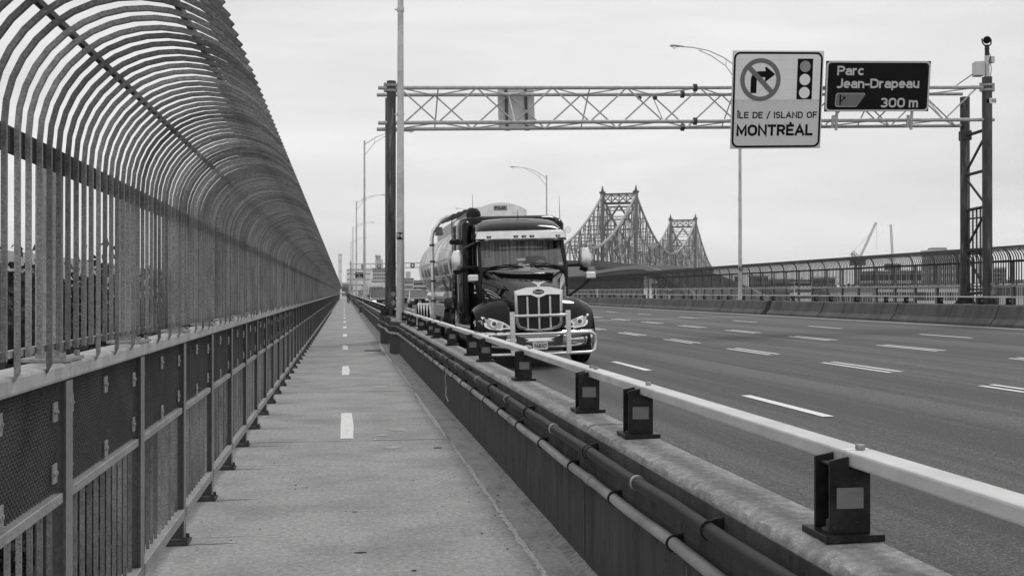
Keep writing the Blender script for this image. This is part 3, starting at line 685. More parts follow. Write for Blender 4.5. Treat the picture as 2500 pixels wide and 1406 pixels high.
def lettering(body, parent, x0, x1, z0, h, w, mt, y=-.008, gap=.26, space=.45):
    """each letter is a mesh of its own; strokes are ribbons of width w with mitred corners"""
    tot = sum(GL[ch][0]+gap if ch != ' ' else space for ch in body)-gap; sx = (x1-x0-w)/(tot); cur = 0
    for ch in body:
        if ch == ' ': cur += space; continue
        gw, pls = GL[ch]; m = MB()
        for li, pl in enumerate(pls):
            pts = [Vector((x0+w/2+(cur+px)*sx, 0, z0+w/2*0+pz*(h-w)+w/2)) for px, pz in pl]
            q = [pts[0]]
            for p in pts[1:]:
                if (p-q[-1]).length > h*.012: q.append(p)
            pts = q; Lf = []; Rt = []; n = len(pts)
            for i, p in enumerate(pts):
                d0 = (p-pts[i-1]).normalized() if i else (pts[1]-p).normalized(); d1 = (pts[i+1]-p).normalized() if i < n-1 else d0
                if i == 0: p = p-d1*(w*.5 if abs(d1.x) < .02 or abs(d1.z) < .02 or ch in 'MNA/' else 0)
                if i == n-1: p = p+d0*(w*.5 if abs(d0.x) < .02 or abs(d0.z) < .02 or ch in 'MNA/' else 0)
                n0 = Vector((-d0.z, 0, d0.x)); n1 = Vector((-d1.z, 0, d1.x)); nn_ = (n0+n1)
                nn_ = nn_.normalized() if nn_.length > .1 else n0
                k = min(1/max(nn_.dot(n0), .35), 2.0); o = nn_*(w/2)*k
                Lf.append(p+o); Rt.append(p-o)
            yy = y-.0006*li
            m.add([(v.x, yy, v.z) for v in Lf]+[(v.x, yy, v.z) for v in Rt], [(i, i+1, n+i+1, n+i) for i in range(n-1)])
        m.build('letter', mt, parent); cur += gw+gap
# ------------------------------------------------------------------ signs
tl = -math.atan(SL); LEAN = R(9.5)
def sign_board(name, label, cx, zb, w, h, y, body):
    t = thing(name, label, 'road sign', (cx, y, zb), (LEAN, tl, 0)); return t
# rotation: lean top towards the camera, then crossfall roll
sg = sign_board('road_sign', '', 14.13, 6.36, 3.1, 3.16, GY-.25, None)
sg['label'] = 'large square white sign reading MONTRÉAL, with a no-right-turn symbol and a traffic light'
def fr(a, b, t): return (a, t, b)
W2, H2 = 1.56, 3.17
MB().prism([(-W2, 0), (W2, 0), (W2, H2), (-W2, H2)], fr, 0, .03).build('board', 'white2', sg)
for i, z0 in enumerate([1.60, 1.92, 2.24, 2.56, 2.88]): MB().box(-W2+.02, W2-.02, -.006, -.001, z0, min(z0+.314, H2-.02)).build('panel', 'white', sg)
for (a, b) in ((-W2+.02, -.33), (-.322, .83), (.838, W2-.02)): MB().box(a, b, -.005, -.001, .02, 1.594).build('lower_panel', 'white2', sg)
def ringpoly(parent, name, outer, inner, mt, y0=-.012, y1=-.008):
    n = len(outer); vs = [(a, y0, b) for a, b in outer]+[(a, y0, b) for a, b in inner]
    fs = [(i, (i+1) % n, n+(i+1) % n, n+i) for i in range(n)]
    return MB().add(vs, fs).build(name, mt, parent)
ringpoly(sg, 'border', rrect(-W2+.035, W2-.035, .04, H2-.04, .22, 8), rrect(-W2+.10, W2-.10, .105, H2-.105, .16, 8), 'ink')
cx, cz, ro, ri = -.60, 2.24, .69, .545
ringpoly(sg, 'prohibition_ring', [(cx+ro*math.cos(a), cz+ro*math.sin(a)) for a in [2*PI*i/48 for i in range(48)]], [(cx+ri*math.cos(a), cz+ri*math.sin(a)) for a in [2*PI*i/48 for i in range(48)]], 'grey', y0=-.016)
arrow = [(-.31, -.43), (-.31, .02)]+[(-.31+.31*(1-math.cos(R(a))), .02+.25*math.sin(R(a))) for a in (15, 30, 45, 60, 75, 90)]+[(.16, .27), (.14, .40), (.17, .42), (.49, .18), (.17, -.05), (.14, -.03), (.15, .085), (.03, .085)]+[(-.11+.14*math.cos(R(a))-.0, -.05+.135*math.sin(R(a))) for a in (90, 120, 150, 180)][::1]+[(-.12-.13, -.1)][:0]+[(-.125, -.43)]
# simple clean outline
arrow = [(-.33, -.43), (-.33, .0), (-.315, .09), (-.27, .17), (-.20, .23), (-.11, .265), (.0, .275), (.17, .275), (.15, .40), (.18, .42), (.50, .175), (.18, -.06), (.15, -.04), (.165, .08), (.0, .08), (-.07, .06), (-.115, .02), (-.13, -.05), (-.13, -.43)]
MB().add([(cx+a, -.013, cz+b) for a, b in arrow], [tuple(range(len(arrow)))]).build('turn_arrow', 'ink', sg)
d = .055; e = .40
MB().add([(cx-e-d, -.019, cz+e-d), (cx-e+d, -.019, cz+e+d), (cx+e+d, -.019, cz-e+d), (cx+e-d, -.019, cz-e-d)], [(0, 1, 2, 3)]).build('prohibition_slash', 'grey', sg)
tx0, tx1 = .66, 1.19
MB().box(tx0, tx1, -.012, -.008, 1.605, 2.92).build('signal_panel', 'ink', sg)
for i, mt in enumerate(('lgrey', 'white', 'white')):
    c = (.925, 2.67-.425*i); MB().add([(c[0]+.185*math.cos(a), -.015, c[1]+.185*math.sin(a)) for a in [2*PI*k/32 for k in range(32)]], [tuple(range(32))]).build('signal_disc', mt, sg)
RX = (PI/2, 0, 0)
def fitw(o, w, h=None):
    xs_ = [v.co.x for v in o.data.vertices]; ww = max(xs_)-min(xs_); o.scale.x = w/ww
    if h:
        zs_ = [v.co.y for v in o.data.vertices]; o.scale.y = h/(max(zs_)-min(zs_))
    o.location.x -= (max(xs_)+min(xs_))/2*o.scale.x
lettering('ÎLE DE / ISLAND OF', sg, -1.35, 1.40, .99, .215, .042, 'ink', space=.55, gap=.30)
lettering('MONTRÉAL', sg, -1.37, 1.27, .42, .37, .082, 'ink', gap=.30)
rv = MB()
for z in (.09, .82, 1.55):
    for k in range(11): x = -W2+.13+k*.286; rv.cyl((x, -.012, z), 'y', .012, .008, 6)
rv.build('rivet', 'steel', sg)
for x in (-1.0, 0, 1.0): MB().box(x-.04, x+.04, .031, .10, .1, H2-.05).build('mounting_channel', 'truss', sg)
# dark sign
sp_ = thing('road_sign', 'wide dark sign reading Parc Jean-Drapeau 300 m with an exit arrow', 'road sign', (17.66, GY-.32, 7.66), (LEAN, tl, 0))
W3, H3 = 1.85, 1.66
MB().prism([(-W3, 0), (W3, 0), (W3, H3), (-W3, H3)], fr, 0, .03).build('board', 'signdark', sp_)
ringpoly(sp_, 'border', rrect(-W3+.005, W3-.005, .005, H3-.005, .16, 8), rrect(-W3+.065, W3-.065, .06, H3-.06, .12, 8), 'signink')
lettering('Parc', sp_, -1.46, -.50, 1.19, .31, .062, 'signink', y=-.006, gap=.2)
lettering('Jean-Drapeau', sp_, -1.46, 1.47, .77, .31, .062, 'signink', y=-.006, gap=.22)
lettering('300', sp_, .11, .99, .13, .32, .062, 'signink', y=-.006, gap=.25)
lettering('m', sp_, 1.13, 1.46, .13, .32, .062, 'signink', y=-.006)
ex = [(-1.43, .16), (-.74, .16), (-.44, .55), (-.46, .6), (-.50, .61), (-1.40, .61), (-1.47, .57), (-1.49, .22)]
MB().add([(a, -.004, b) for a, b in ex], [tuple(range(8))]).build('exit_panel', 'signink', sp_)
ex2 = [(-.96+(a+.96)*.965, .385+(b-.385)*.93) for a, b in ex]
MB().add([(a, -.007, b) for a, b in ex2], [tuple(range(8))]).build('exit_panel_field', 'grey', sp_)
m = MB().add([(a, -.011, b) for a, b in ((-1.34, .22), (-1.29, .22), (-1.29, .56), (-1.34, .56))], [(0, 1, 2, 3)])
m.add([(a, -.0115, b) for a, b in ((-1.29, .36), (-1.20, .45), (-1.245, .52), (-1.12, .48), (-1.175, .38), (-1.19, .41), (-1.29, .31))], [(0, 1, 2, 3, 4, 5, 6)])
m.build('exit_arrow', 'ink', sp_)
for x in (-1.38, 1.3):
    m = MB().box(x-.04, x+.04, .04, .10, -.62, H3-.1); m.box(x-.14, x-.05, .10, .16, -.55, -.12); m.build('mounting_channel', 'truss', sp_, bevel=.004)
# rear view of a small sign on the back chord
bs = thing('road_sign', 'plain aluminium back of a sign hanging on the left half of the gantry', 'road sign', (5.75, GY+1.58, gz(5.75, 7.02)), (-R(3), tl, 0))
MB().prism(rrect(-.62, .62, 0, 1.3, .05), fr, 0, .02).build('board', 'alu', bs)
for x in (-.34, .33):
    MB().box(x-.045, x+.045, -.08, -.002, -.1, 1.36).build('mounting_channel', 'steel', bs, bevel=.004)
    MB().box(x-.09, x+.09, -.14, -.06, -.12, .0).build('clamp', 'pole', bs, bevel=.006)
# camera on the right post
cm = thing('traffic_camera', 'black dome camera with two pale boxes on top of the right gantry post', 'traffic camera', (GX1, GY, 9.0))
MB().bar((0, 0, 0), (0, 0, .72), .085, 12).build('mast', 'pole', cm, smooth=True)
MB().box(-.46, -.15, -.22, .14, .02, .5, Matrix.Rotation(R(-12), 4, 'Z')).build('equipment_box', 'alu', cm, bevel=.01)
MB().box(.1, .23, -.1, .1, .48, .7).build('junction_box', 'alu', cm, bevel=.01)
m = MB().bar((0, 0, .72), (0, 0, .95), .075, 12); m.bar((0, 0, .95), (0, 0, 1.1), .085, 12, .06)
m.build('neck', 'black', cm)
m = MB().tube([(-.06, 0, 1.05), (-.16, 0, 1.16), (-.19, 0, 1.28), (-.17, 0, 1.3)], .025, 8); m.tube([(.06, 0, 1.05), (.15, 0, 1.14), (.15, 0, 1.28), (.11, 0, 1.33)], .025, 8)
m.build('yoke', 'black', cm)
MB().sphere((0, 0, 1.27), .13, 16).build('camera_dome', 'ink', cm, smooth=True)
MB().tube([(.09, -.06, .0), (.12, -.08, .3), (.03, -.1, .5), (.1, -.06, .7), (.02, -.05, .9)], .012, 6).build('cable', 'black', cm)
# anti-climb screen between the right posts
sc_ = thing('climb_screen', 'tall screen of dark upright slats between the right gantry posts', 'screen', (GX1+.10, GY-.02, 1.21))
for i in range(6): MB().box(-.02, .02, .1+i*.24, .15+i*.24, 0, 3.35).build('slat', 'steel', sc_)
wm = MB()
for k in range(28): wm.bar((.03, .1, .1+k*.12), (.03, 1.4, .1+k*.12), .004, 4)
for k in range(22): wm.bar((.034, .1+k*.06, .05), (.034, .1+k*.06, 3.3), .003, 4)
wm.build('wire_mesh', 'steel', sc_)
for z in (.5, 1.75, 3.0): MB().bar((.0, .0, z), (.0, 1.5, z), .03, 8).build('slat_rail', 'dark', sc_)
# far lane-signal gantry
fg = thing('signal_gantry', 'distant truss gantry with lit lane-control signals over the road', 'gantry', (0, 255, 0))
for x in (1.5, 21.8):
    for y in (0, 1.4): MB().bar((x, y, TOP), (x, y, 8.6), .17, 12).build('post', 'truss', fg, smooth=True)
for y in (0, 1.4):
    for z in (6.85, 7.95): MB().bar((1.0, y, z), (22.4, y, gz(22, z)), .07, 8).build('chord', 'truss', fg)
for i in range(16):
    for y in (0, 1.4):
        a, b = 1.5+i*1.27, 1.5+(i+1)*1.27; t = (i+(y > 0)) % 2
        MB().bar((a, y, gz(a, 7.95 if t else 6.85)), (b, y, gz(b, 6.85 if t else 7.95)), .035, 6).build('diagonal', 'truss', fg)
MB().box(1.0, 1.5, -.4, .1, 2.0, 3.2).build('control_box', 'alu', fg); MB().box(.8, 1.9, -.6, .5, 1.0, 1.9).build('cabinet', 'alu', fg, bevel=.03)
def lane_signal(x, sym, label, off=False):
    z = gz(x, 7.4); t = thing('lane_signal', label, 'lane signal', (x, 254.7, z), group='lane control signals on the far gantry')
    MB().box(-.5, .5, 0, .3, -.5, .5).build('frame', 'alu', t, bevel=.03); MB().box(-.4, .4, -.02, -.003, -.4, .4).build('face', 'ink', t)
    if sym == 'x':
        for s in (1, -1): MB().add([(-.28*s-.05, -.03, .3), (-.28*s+.05, -.03, .3), (.28*s+.05, -.03-.001*s, -.3), (.28*s-.05, -.03-.001*s, -.3)], [(0, 1, 2, 3)]).build('symbol', 'symb', t)
    else:
        MB().add([(-.05, -.03, .3), (.05, -.03, .3), (.05, -.03, -.05), (.27, -.03, .08), (.27, -.03, -.03), (0, -.03, -.3), (-.27, -.03, -.03), (-.27, -.03, .08), (-.05, -.03, -.05)], [tuple(range(9))]).build('symbol', 'symb', t)
    MB().box(-.3, .3, 0, .25, -.72, -.55).build('bracket', 'steel', t)
lane_signal(4.3, 'x', 'lane signal half hidden behind a lamp pole on the far gantry')
lane_signal(7.75, 'x', 'black lane signal showing a white X on the far gantry')
lane_signal(15.3, 'a', 'black lane signal showing a white down arrow on the far gantry')

# ------------------------------------------------------------------ people
def skin_body(name, pts, edges, rad, mt, parent, root=0, sub=1):
    me = bpy.data.meshes.new(name); me.from_pydata(pts, edges, []); o = bpy.data.objects.new(name, me); link(o)
    o.modifiers.new('skin', 'SKIN'); sv = me.skin_vertices[0].data
    for i, r in enumerate(rad): sv[i].radius = (r, r) if not isinstance(r, tuple) else r
    sv[root].use_root = True
    md = o.modifiers.new('sub', 'SUBSURF'); md.levels = sub; md.render_levels = sub
    dg = bpy.context.evaluated_depsgraph_get(); me2 = bpy.data.meshes.new_from_object(o.evaluated_get(dg))
    bpy.data.objects.remove(o); me2.materials.clear(); me2.materials.append(M[mt])
    for p in me2.polygons: p.use_smooth = True
    q = bpy.data.objects.new(name, me2); link(q); q.parent = parent; return q

# ------------------------------------------------------------------ wheels
def wheel(parent, x, y, r, w, side, z=None, name='wheel'):
    z = r if z is None else z
    prof_ = [(r*.62, -w/2), (r*.9, -w/2), (r, -w*.38), (r, w*.38), (r*.9, w/2), (r*.62, w/2)]
    n = 28; secs = [[(x+b, y+a*math.cos(2*PI*i/n), z+a*math.sin(2*PI*i/n)) for a, b in prof_] for i in range(n)]
    vs = [p for s in secs for p in s]; k = len(prof_); fs = [(i*k+j, i*k+(j+1) % k, ((i+1) % n)*k+(j+1) % k, ((i+1) % n)*k+j) for i in range(n) for j in range(k)]
    o = MB().add(vs, fs).build(name, 'tyre', parent, smooth=True)
    m = MB().cyl((x, y, z), 'x', r*.62, w*.7, 24); m.cyl((x+side*w*.38, y, z), 'x', r*.2, w*.3, 12)
    for i in range(8): m.cyl((x+side*w*.36, y+r*.42*math.cos(i*PI/4), z+r*.42*math.sin(i*PI/4)), 'x', r*.05, w*.12, 6)
    m.build('rim', 'rim', o); return o

# ------------------------------------------------------------------ the truck (local: x across, y towards its rear, z up)
TX, TY = 3.97, 22.55
tk = thing('semi_truck', 'glossy black semi truck with chrome grille and bull bar coming towards us', 'truck', (TX, TY, road_z(TX)+.01), (0, tl, 0))
# bull bar
for x in (-.575, .575): MB().box(x-.05, x+.05, -.03, .012, .25, 1.14).build('upright', 'chromer', tk, bevel=.006)
bb = MB().bar((-.56, .0, 1.05), (.56, .0, 1.05), .033, 12)
loop = []
for s in (1,):
    loop = [(-.9, .06, .68), (-.3, -.0, .68), (.3, 0, .68), (.9, .06, .68), (1.06, .12, .68), (1.15, .17, .63), (1.18, .19, .47), (1.15, .17, .32), (1.06, .12, .27), (.9, .06, .27), (.3, 0, .27), (-.3, 0, .27), (-.9, .06, .27), (-1.06, .12, .27), (-1.15, .17, .32), (-1.18, .19, .47), (-1.15, .17, .63), (-1.06, .12, .68), (-.9, .06, .68)]
bb.tube(loop, .035, 12, close=False); bb.build('bull_bar', 'chromer', tk, smooth=True)
# bumper
def bump(x, q):   # q 0..1 bottom to top
    return .13+.30*(abs(x)/1.2)**3+.06*(q-.5)**2*4
vs = []; fs = []; nx = 32; nz = 6
for j in range(nz+1):
    for i in range(nx+1):
        x = -1.2+2.4*i/nx; q = j/nz; zb = .33+.05*(abs(x)/1.2)**4; vs.append((x, bump(x, q), zb+(.72-zb)*q))
for j in range(nz):
    for i in range(nx): a = j*(nx+1)+i; fs.append((a, a+1, a+nx+2, a+nx+1))
MB().add(vs, fs).build('bumper', 'chrome', tk, smooth=True, solid=-.02)
for s in (-1, 1):
    MB().prism([(s*.12, .52), (s*.50, .66), (s*.47, .47), (s*.40, .43), (s*.18, .43)], fr, .115, .14).build('lower_grille', 'gmesh', tk)
    MB().add([(s*(.70), .145, .56), (s*1.08, .25, .6), (s*1.08, .25, .68), (s*.66, .14, .69)], [(0, 1, 2, 3)]).build('fog_lamp', 'lens', tk)
    MB().box(s*.85-.3, s*.85+.3, .2, .5, .26, .34).build('air_dam', 'chassis', tk)
MB().box(-1.1, 1.1, .3, 1.5, .34, .7).build('front_underbody', 'chassis', tk)
# licence plate
lp = MB().prism(rrect(-.155, .155, .355, .515, .015), fr, .085, .095).build('licence_plate', 'white', tk)
q = text('plate_number', 'PA80307', .10, lp, (0.01, .083, .425), RX, 'ink', .002, .001); fitw(q, .255); q.scale.y = 1.15
text('plate_caption', 'APPORTIONED', .026, lp, (0, .083, .50), RX, 'ink', 0, .001)
MB().tube([(-.33, .09, .43), (-.25, .08, .44), (-.19, .085, .42)], .02, 8).build('plate_light', 'chromer', tk)
# grille
go_ = [(-.505, 1.56), (-.25, 1.625), (0, 1.64), (.25, 1.625), (.505, 1.56), (.485, .90), (.44, .80), (.25, .745), (0, .715), (-.25, .745), (-.44, .80), (-.485, .90)]
gi_ = [(-.44, 1.47), (-.16, 1.47), (0, 1.40), (.16, 1.47), (.44, 1.47), (.43, .93), (.39, .84), (.23, .79), (0, .765), (-.23, .79), (-.39, .84), (-.43, .93)]
n = 12; vs = [(a, .13, b) for a, b in go_]+[(a, .12, b) for a, b in gi_]+[(a, .20, b) for a, b in go_]+[(a, .20, b) for a, b in gi_]
fs = [(i, (i+1) % n, n+(i+1) % n, n+i) for i in range(n)]+[(i, 2*n+i, 2*n+(i+1) % n, (i+1) % n) for i in range(n)]+[(n+i, n+(i+1) % n, 3*n+(i+1) % n, 3*n+i) for i in range(n)]
MB().add(vs, fs).build('grille_frame', 'chrome', tk, bevel=.006)
gm = MB()
MB().add([(a, .19, b) for a, b in gi_], [tuple(range(n))]).build('grille_backing', 'chassis', tk)
for k in range(60):     # woven wires, in front of the backing
    for s in (-1, 1):
        x0 = -1.2+k*.04; p = Vector((x0, .172, .76)); q = Vector((x0+s*.72, .172, 1.48))
        # clip to the opening
        t0, t1 = 0., 1.
        for lim, sg_ in ((-.43, 1), (.43, -1)):
            da, db = sg_*(p.x-lim), sg_*(q.x-lim)
            if da < 0 and db < 0: t0 = 2; break
            if da < 0: t0 = max(t0, da/(da-db))
            if db < 0: t1 = min(t1, da/(da-db))
        if t0 < t1: gm.bar(p.lerp(q, t0), p.lerp(q, t1), .0055, 4, cap=False)
gm.build('grille_wire', 'gmesh', tk)
for x in (-.235, 0, .235): MB().bar((x, .135, .775), (x, .135, 1.44), .024, 10).build('grille_bar', 'chromer', tk, smooth=True)
bd = MB().add([(.115*math.cos(a), .108, 1.53+.052*math.sin(a)) for a in [2*PI*i/28 for i in range(28)]]+[(.115*math.cos(a), .128, 1.53+.052*math.sin(a)) for a in [2*PI*i/28 for i in range(28)]], [tuple(range(28))]+[(i, (i+1) % 28, 28+(i+1) % 28, 28+i) for i in range(28)]).build('badge', 'signdark', tk)
MB().add([(.13*math.cos(a), .118, 1.53+.065*math.sin(a)) for a in [2*PI*i/28 for i in range(28)]], [tuple(range(28))]).build('badge_rim', 'chrome', bd)
q = text('badge_script', 'Peterbilt', .065, bd, (0, .106, 1.53), RX, 'white', .001, .001, shear=.3); fitw(q, .19)
wg = [(0, 1.60), (.035, 1.635), (.04, 1.68), (.09, 1.71), (.16, 1.735), (.10, 1.745), (.0, 1.725), (-.10, 1.745), (-.16, 1.735), (-.09, 1.71), (-.04, 1.68), (-.035, 1.635)]
MB().prism(wg, fr, .10, .135).build('hood_ornament', 'chrome', tk, bevel=.004)
# hood
def hsec(y, hw, zt, zs, cr=.03):
    half = [(hw, zs), (hw, zs+(zt-zs)*.45), (hw-.01, zt-.16), (hw-.06, zt-.05), (hw-.2, zt), (hw*.35, zt+cr), (0, zt+cr*1.2)]
    return [(x, y, z) for x, z in half]+[(-x, y, z) for x, z in half[-2::-1]]
MB().loft([hsec(.165, .49, 1.57, .74), hsec(.2, .515, 1.60, .74), hsec(.7, .60, 1.765, .8), hsec(1.2, .72, 1.90, .85), hsec(1.65, .86, 2.0, .9), hsec(1.98, .97, 2.06, .95)], closed=False).build('hood', 'paintblk', tk, smooth=True, sub=2, sharp=180)
for s in (-1, 1):
    # pale stripes along the hood side
    for k in range(4):
        pts = []
        for i in range(9):
            t = i/8; y = 1.75-t*1.3; z = 1.60-.02*k*3-t**1.6*(.42-.03*k)
            hw = .58+(y-.55)*.24 if y > .55 else .57
            if y < 1.2: hw = .60+(y-.7)*.24
            else: hw = .72+(y-1.2)*.31
            if y < .7: hw = .515+(y-.2)*.17
            pts.append((s*(hw+.012), y, z+.0))
        vs = []; 
        for (x, y, z) in pts: vs += [(x, y, z), (x, y, z+.016)]
        MB().add(vs, [(2*i, 2*i+2, 2*i+3, 2*i+1) for i in range(8)]).build('stripe', 'white', tk)
# fenders
def fsurf(s, u, v):   # u along the arch 0 front bottom..1 rear bottom, v 0 inner .. 1 outer
    a = PI*(1.12*u-.06)
    ang = a
    rr = 1.0-.10*max(0, v-.55)**2/.2
    x = .40+.84*v; zc = .66; yc = 1.06
    ry = (.78-.26*v*v*(1 if u < .5 else .2))*1; rz = (.72+.06*(1-v)-.12*v**3)
    return (s*x, yc-math.cos(ang)*ry*rr, max(zc+math.sin(ang)*rz*rr, .62 if u < .5 else .75))
for s in (-1, 1):
    vs = []; fs = []; nu, nv = 22, 10
    for i in range(nu+1):
        for j in range(nv+1): vs.append(fsurf(s, i/nu, j/nv))
    for i in range(nu):
        for j in range(nv): a = i*(nv+1)+j; fs.append((a, a+1, a+nv+2, a+nv+1))
    k0 = len(vs)
    for i in range(nu+1):
        x, y, z = fsurf(s, i/nu, 1); a = PI*(1.12*i/nu-.06); vs.append((x+s*.015, 1.06-math.cos(a)*.56, max(.6+math.sin(a)*.56, .6)))
    for i in range(nu): fs.append((i*(nv+1)+nv, k0+i, k0+i+1, (i+1)*(nv+1)+nv))
    MB().add(vs, fs).build('fender', 'paintblk', tk, smooth=True, sharp=180, sub=1, solid=-.015)
    # headlamp follows the fender front
    def fy(x, z):
        ax = (abs(x)-.40)/.84; best = 9; yy = .3
        for i in range(0, 60):
            p = fsurf(s, i/120, ax)
            if abs(p[2]-z) < best: best = abs(p[2]-z); yy = p[1]
        return yy
    outl = [(1.14, 1.05), (.92, 1.0), (.72, .93), (.58, .84), (.55, .78), (.72, .785), (.76, .76), (1.0, .79), (1.08, .84)]
    vs = [(s*x, fy(x, z)-.028, z) for x, z in outl]+[(s*x, fy(x, z)+.03, z) for x, z in outl]
    k = len(outl); hl = MB().add(vs, [tuple(range(k))]+[(i, (i+1) % k, k+(i+1) % k, k+i) for i in range(k)]).build('headlight', 'lampw', tk, bevel=.006)
    inn = [(.86+(x-.86)*.80, .89+(z-.89)*.72) for x, z in outl]
    MB().add([(s*x, fy(x, z)-.034, z) for x, z in inn], [tuple(range(k))]).build('reflector_bowl', 'alu', hl)
    for (x, z, r) in ((.90, .90, .062), (.70, .845, .05)):
        y = fy(x, z)-.04
        MB().add([(s*x+(r+.014)*math.cos(a), y, z+(r+.014)*math.sin(a)) for a in [2*PI*i/20 for i in range(20)]], [tuple(range(20))]).build('lamp_ring', 'lampw', hl)
        MB().sphere((s*x, y+.02, z), r*.8, 14).build('projector', 'lens', hl, smooth=True)
    wheel(tk, s*1.03, 1.1, .52, .32, s)
    # mudguard number
q = text('fleet_number', '973', .17, tk, (-1.262, .93, .93), (PI/2, 0, -PI/2+.35), 'white', .004, .001); fitw(q, .26); q.location = (-1.2, .62, .90); q.rotation_euler = (PI/2, 0, -R(52))
# cab
cabm = MB().box(-1.0, 1.0, 1.96, 3.5, .8, 2.08); cabm.build('cab_lower', 'paintblk', tk, bevel=.03, seg=2)
for s in (-1, 1):
    pil = [(s*.985, 1.98, 2.06), (s*.93, 2.42, 2.75)]
    MB().loft([[(s*1.0, 1.98, 2.06), (s*.93, 1.95, 2.06), (s*.93, 2.05, 2.06), (s*1.01, 2.1, 2.06)], [(s*.97, 2.38, 2.78), (s*.90, 2.35, 2.78), (s*.90, 2.5, 2.78), (s*.98, 2.5, 2.78)]]).build('pillar', 'paintblk', tk)
    x0, x1 = sorted((s*.975, s*1.0))
    MB().prism([(2.10, 2.08), (2.5, 2.78), (3.5, 2.78), (3.5, 2.08), (3.15, 2.08), (3.15, 2.66), (2.62, 2.66), (2.3, 2.14), (3.15, 2.14), (3.15, 2.08)], lambda a, b, t: (t, a, b), x0, x1).build('door_frame', 'paintblk', tk)
    MB().add([(s*.985, 2.32, 2.14), (s*.985, 3.14, 2.14), (s*.985, 3.14, 2.65), (s*.985, 2.62, 2.65)], [(0, 1, 2, 3)]).build('side_window', 'glass', tk)
    MB().box(*sorted((s*1.001, s*1.02)), 2.9, 3.1, 1.75, 1.79).build('door_handle', 'chrome', tk, bevel=.003)
MB().box(-.95, .95, 3.44, 3.47, 1.2, 2.9).build('reflection_curtain', 'refl_cloth', tk)  # backdrop behind the glass, carries the painted reflection streaks
MB().box(-.9, .9, 2.02, 2.5, 1.9, 2.10).build('dashboard', 'inter', tk, bevel=.04)
MB().box(-.97, .97, 2.0, 3.5, 1.1, 1.15).build('cab_floor', 'inter', tk)
for (x, y, z, w, h) in ((-.02, 2.0, 2.25, .2, .055), (-.06, 2.0, 2.135, .09, .075), (.03, 2.0, 2.12, .09, .045), (.12, 2.0, 2.13, .07, .035), (.86, 2.02, 2.15, .08, .05), (.42, 2.3, 2.56, .06, .04)):
    MB().box(x-w/2, x+w/2, y+.06+(z-2.1)*.6, y+.064+(z-2.1)*.6, z-h/2, z+h/2).build('paper_sheet', 'paper', tk)
MB().box(-.85, -.60, 2.35, 2.6, 2.0, 2.32).build('dash_bag', 'lgrey', tk, bevel=.05, seg=2)
# windshield glass
vs = []; fs = []
for j in range(9):
    for i in range(17):
        t = j/8; xw = (.945-.045*t); x = -xw+2*xw*i/16; vs.append((x, 1.955+.43*t+.10*(x/.95)**2-.06, 2.075+.70*t))
for j in range(8):
    for i in range(16): a = j*17+i; fs.append((a, a+1, a+18, a+17))
MB().add(vs, fs).build('windshield', 'glass', tk, smooth=True)
MB().tube([(-.97, 2.0, 2.07), (-.5, 1.94, 2.07), (0, 1.92, 2.075), (.5, 1.94, 2.07), (.97, 2.0, 2.07)], .022, 6).build('windshield_seal', 'chassis', tk)
for (a, b, c) in ((-.75, -.12, .03), (.78, .15, .05)):
    MB().tube([(a, 1.96, 2.09), ((a+b)/2, 1.91, 2.115+c*.5), (b, 1.9, 2.11+c)], .012, 5).tube([(b+.02, 1.9, 2.03), (b+.1, 1.9, 2.09), ((a+b)/2, 1.905, 2.125)], .010, 5).build('wiper', 'chassis', tk)
# visor
vs = []; fs = []
for j in range(4):
    for i in range(25):
        x = -1.02+2.04*i/24; t = j/3; vs.append((x, 2.02+.16*abs(x)**3+.05*t, 2.665+.03*math.cos(x*1.5)*0+.225*t))
for j in range(3):
    for i in range(24): a = j*25+i; fs.append((a, a+1, a+26, a+25))
vz = MB().add(vs, fs).build('visor', 'chrome', tk, smooth=True, solid=-.02)
MB().box(-.98, .98, 2.12, 2.5, 2.68, 2.72).build('visor_underside', 'chassis', tk)
for x in (-.74, -.14, .04, .22, .82):
    y = 2.035+.16*abs(x)**3-.012
    MB().prism([(-.055, .025), (.055, .025), (.038, -.025), (-.038, -.025)], lambda a, b, t, x=x: (x+a, t, 2.755+b), y-.01, y+.01).build('marker_light', 'ink', vz)
    MB().box(x-.03, x+.03, y-.014, y-.011, 2.748, 2.762).build('marker_lens', 'white', vz)
# cab roof and sleeper
def rsec(y, hw, z0, z1, r=.22):
    h = [(hw, z0), (hw, z1-r), (hw-r*.3, z1-r*.3), (hw-r, z1), (hw*.4, z1+.03), (0, z1+.035)]
    return [(x, y, z) for x, z in h]+[(-x, y, z) for x, z in h[-2::-1]]
MB().loft([rsec(2.3, 1.0, 2.72, 2.86, .1), rsec(2.38, 1.0, 2.72, 2.98, .16), rsec(2.7, 1.0, 2.72, 3.12, .2), rsec(3.1, 1.02, 2.72, 3.20), rsec(3.55, 1.02, 2.72, 3.22)], closed=False).build('cab_roof', 'paintblk', tk, smooth=True, sub=1, sharp=180)
def ssec(y, hw, z1, z0=.75, r=.26):
    h = [(hw, z0), (hw, z1-r), (hw-r*.28, z1-r*.28), (hw-r, z1), (hw*.5, z1), (0, z1)]
    p = [(x, y, z) for x, z in h]; return p+[(-x, y, z) for x, z in h[-2::-1]]
MB().loft([ssec(3.50, 1.02, 3.1), ssec(3.52, 1.14, 3.22), ssec(3.62, 1.22, 3.31), ssec(4.2, 1.235, 3.36), ssec(5.15, 1.235, 3.38), ssec(5.2, 1.2, 3.34)], closed=True).build('sleeper', 'paintblk', tk, smooth=True, sharp=50)
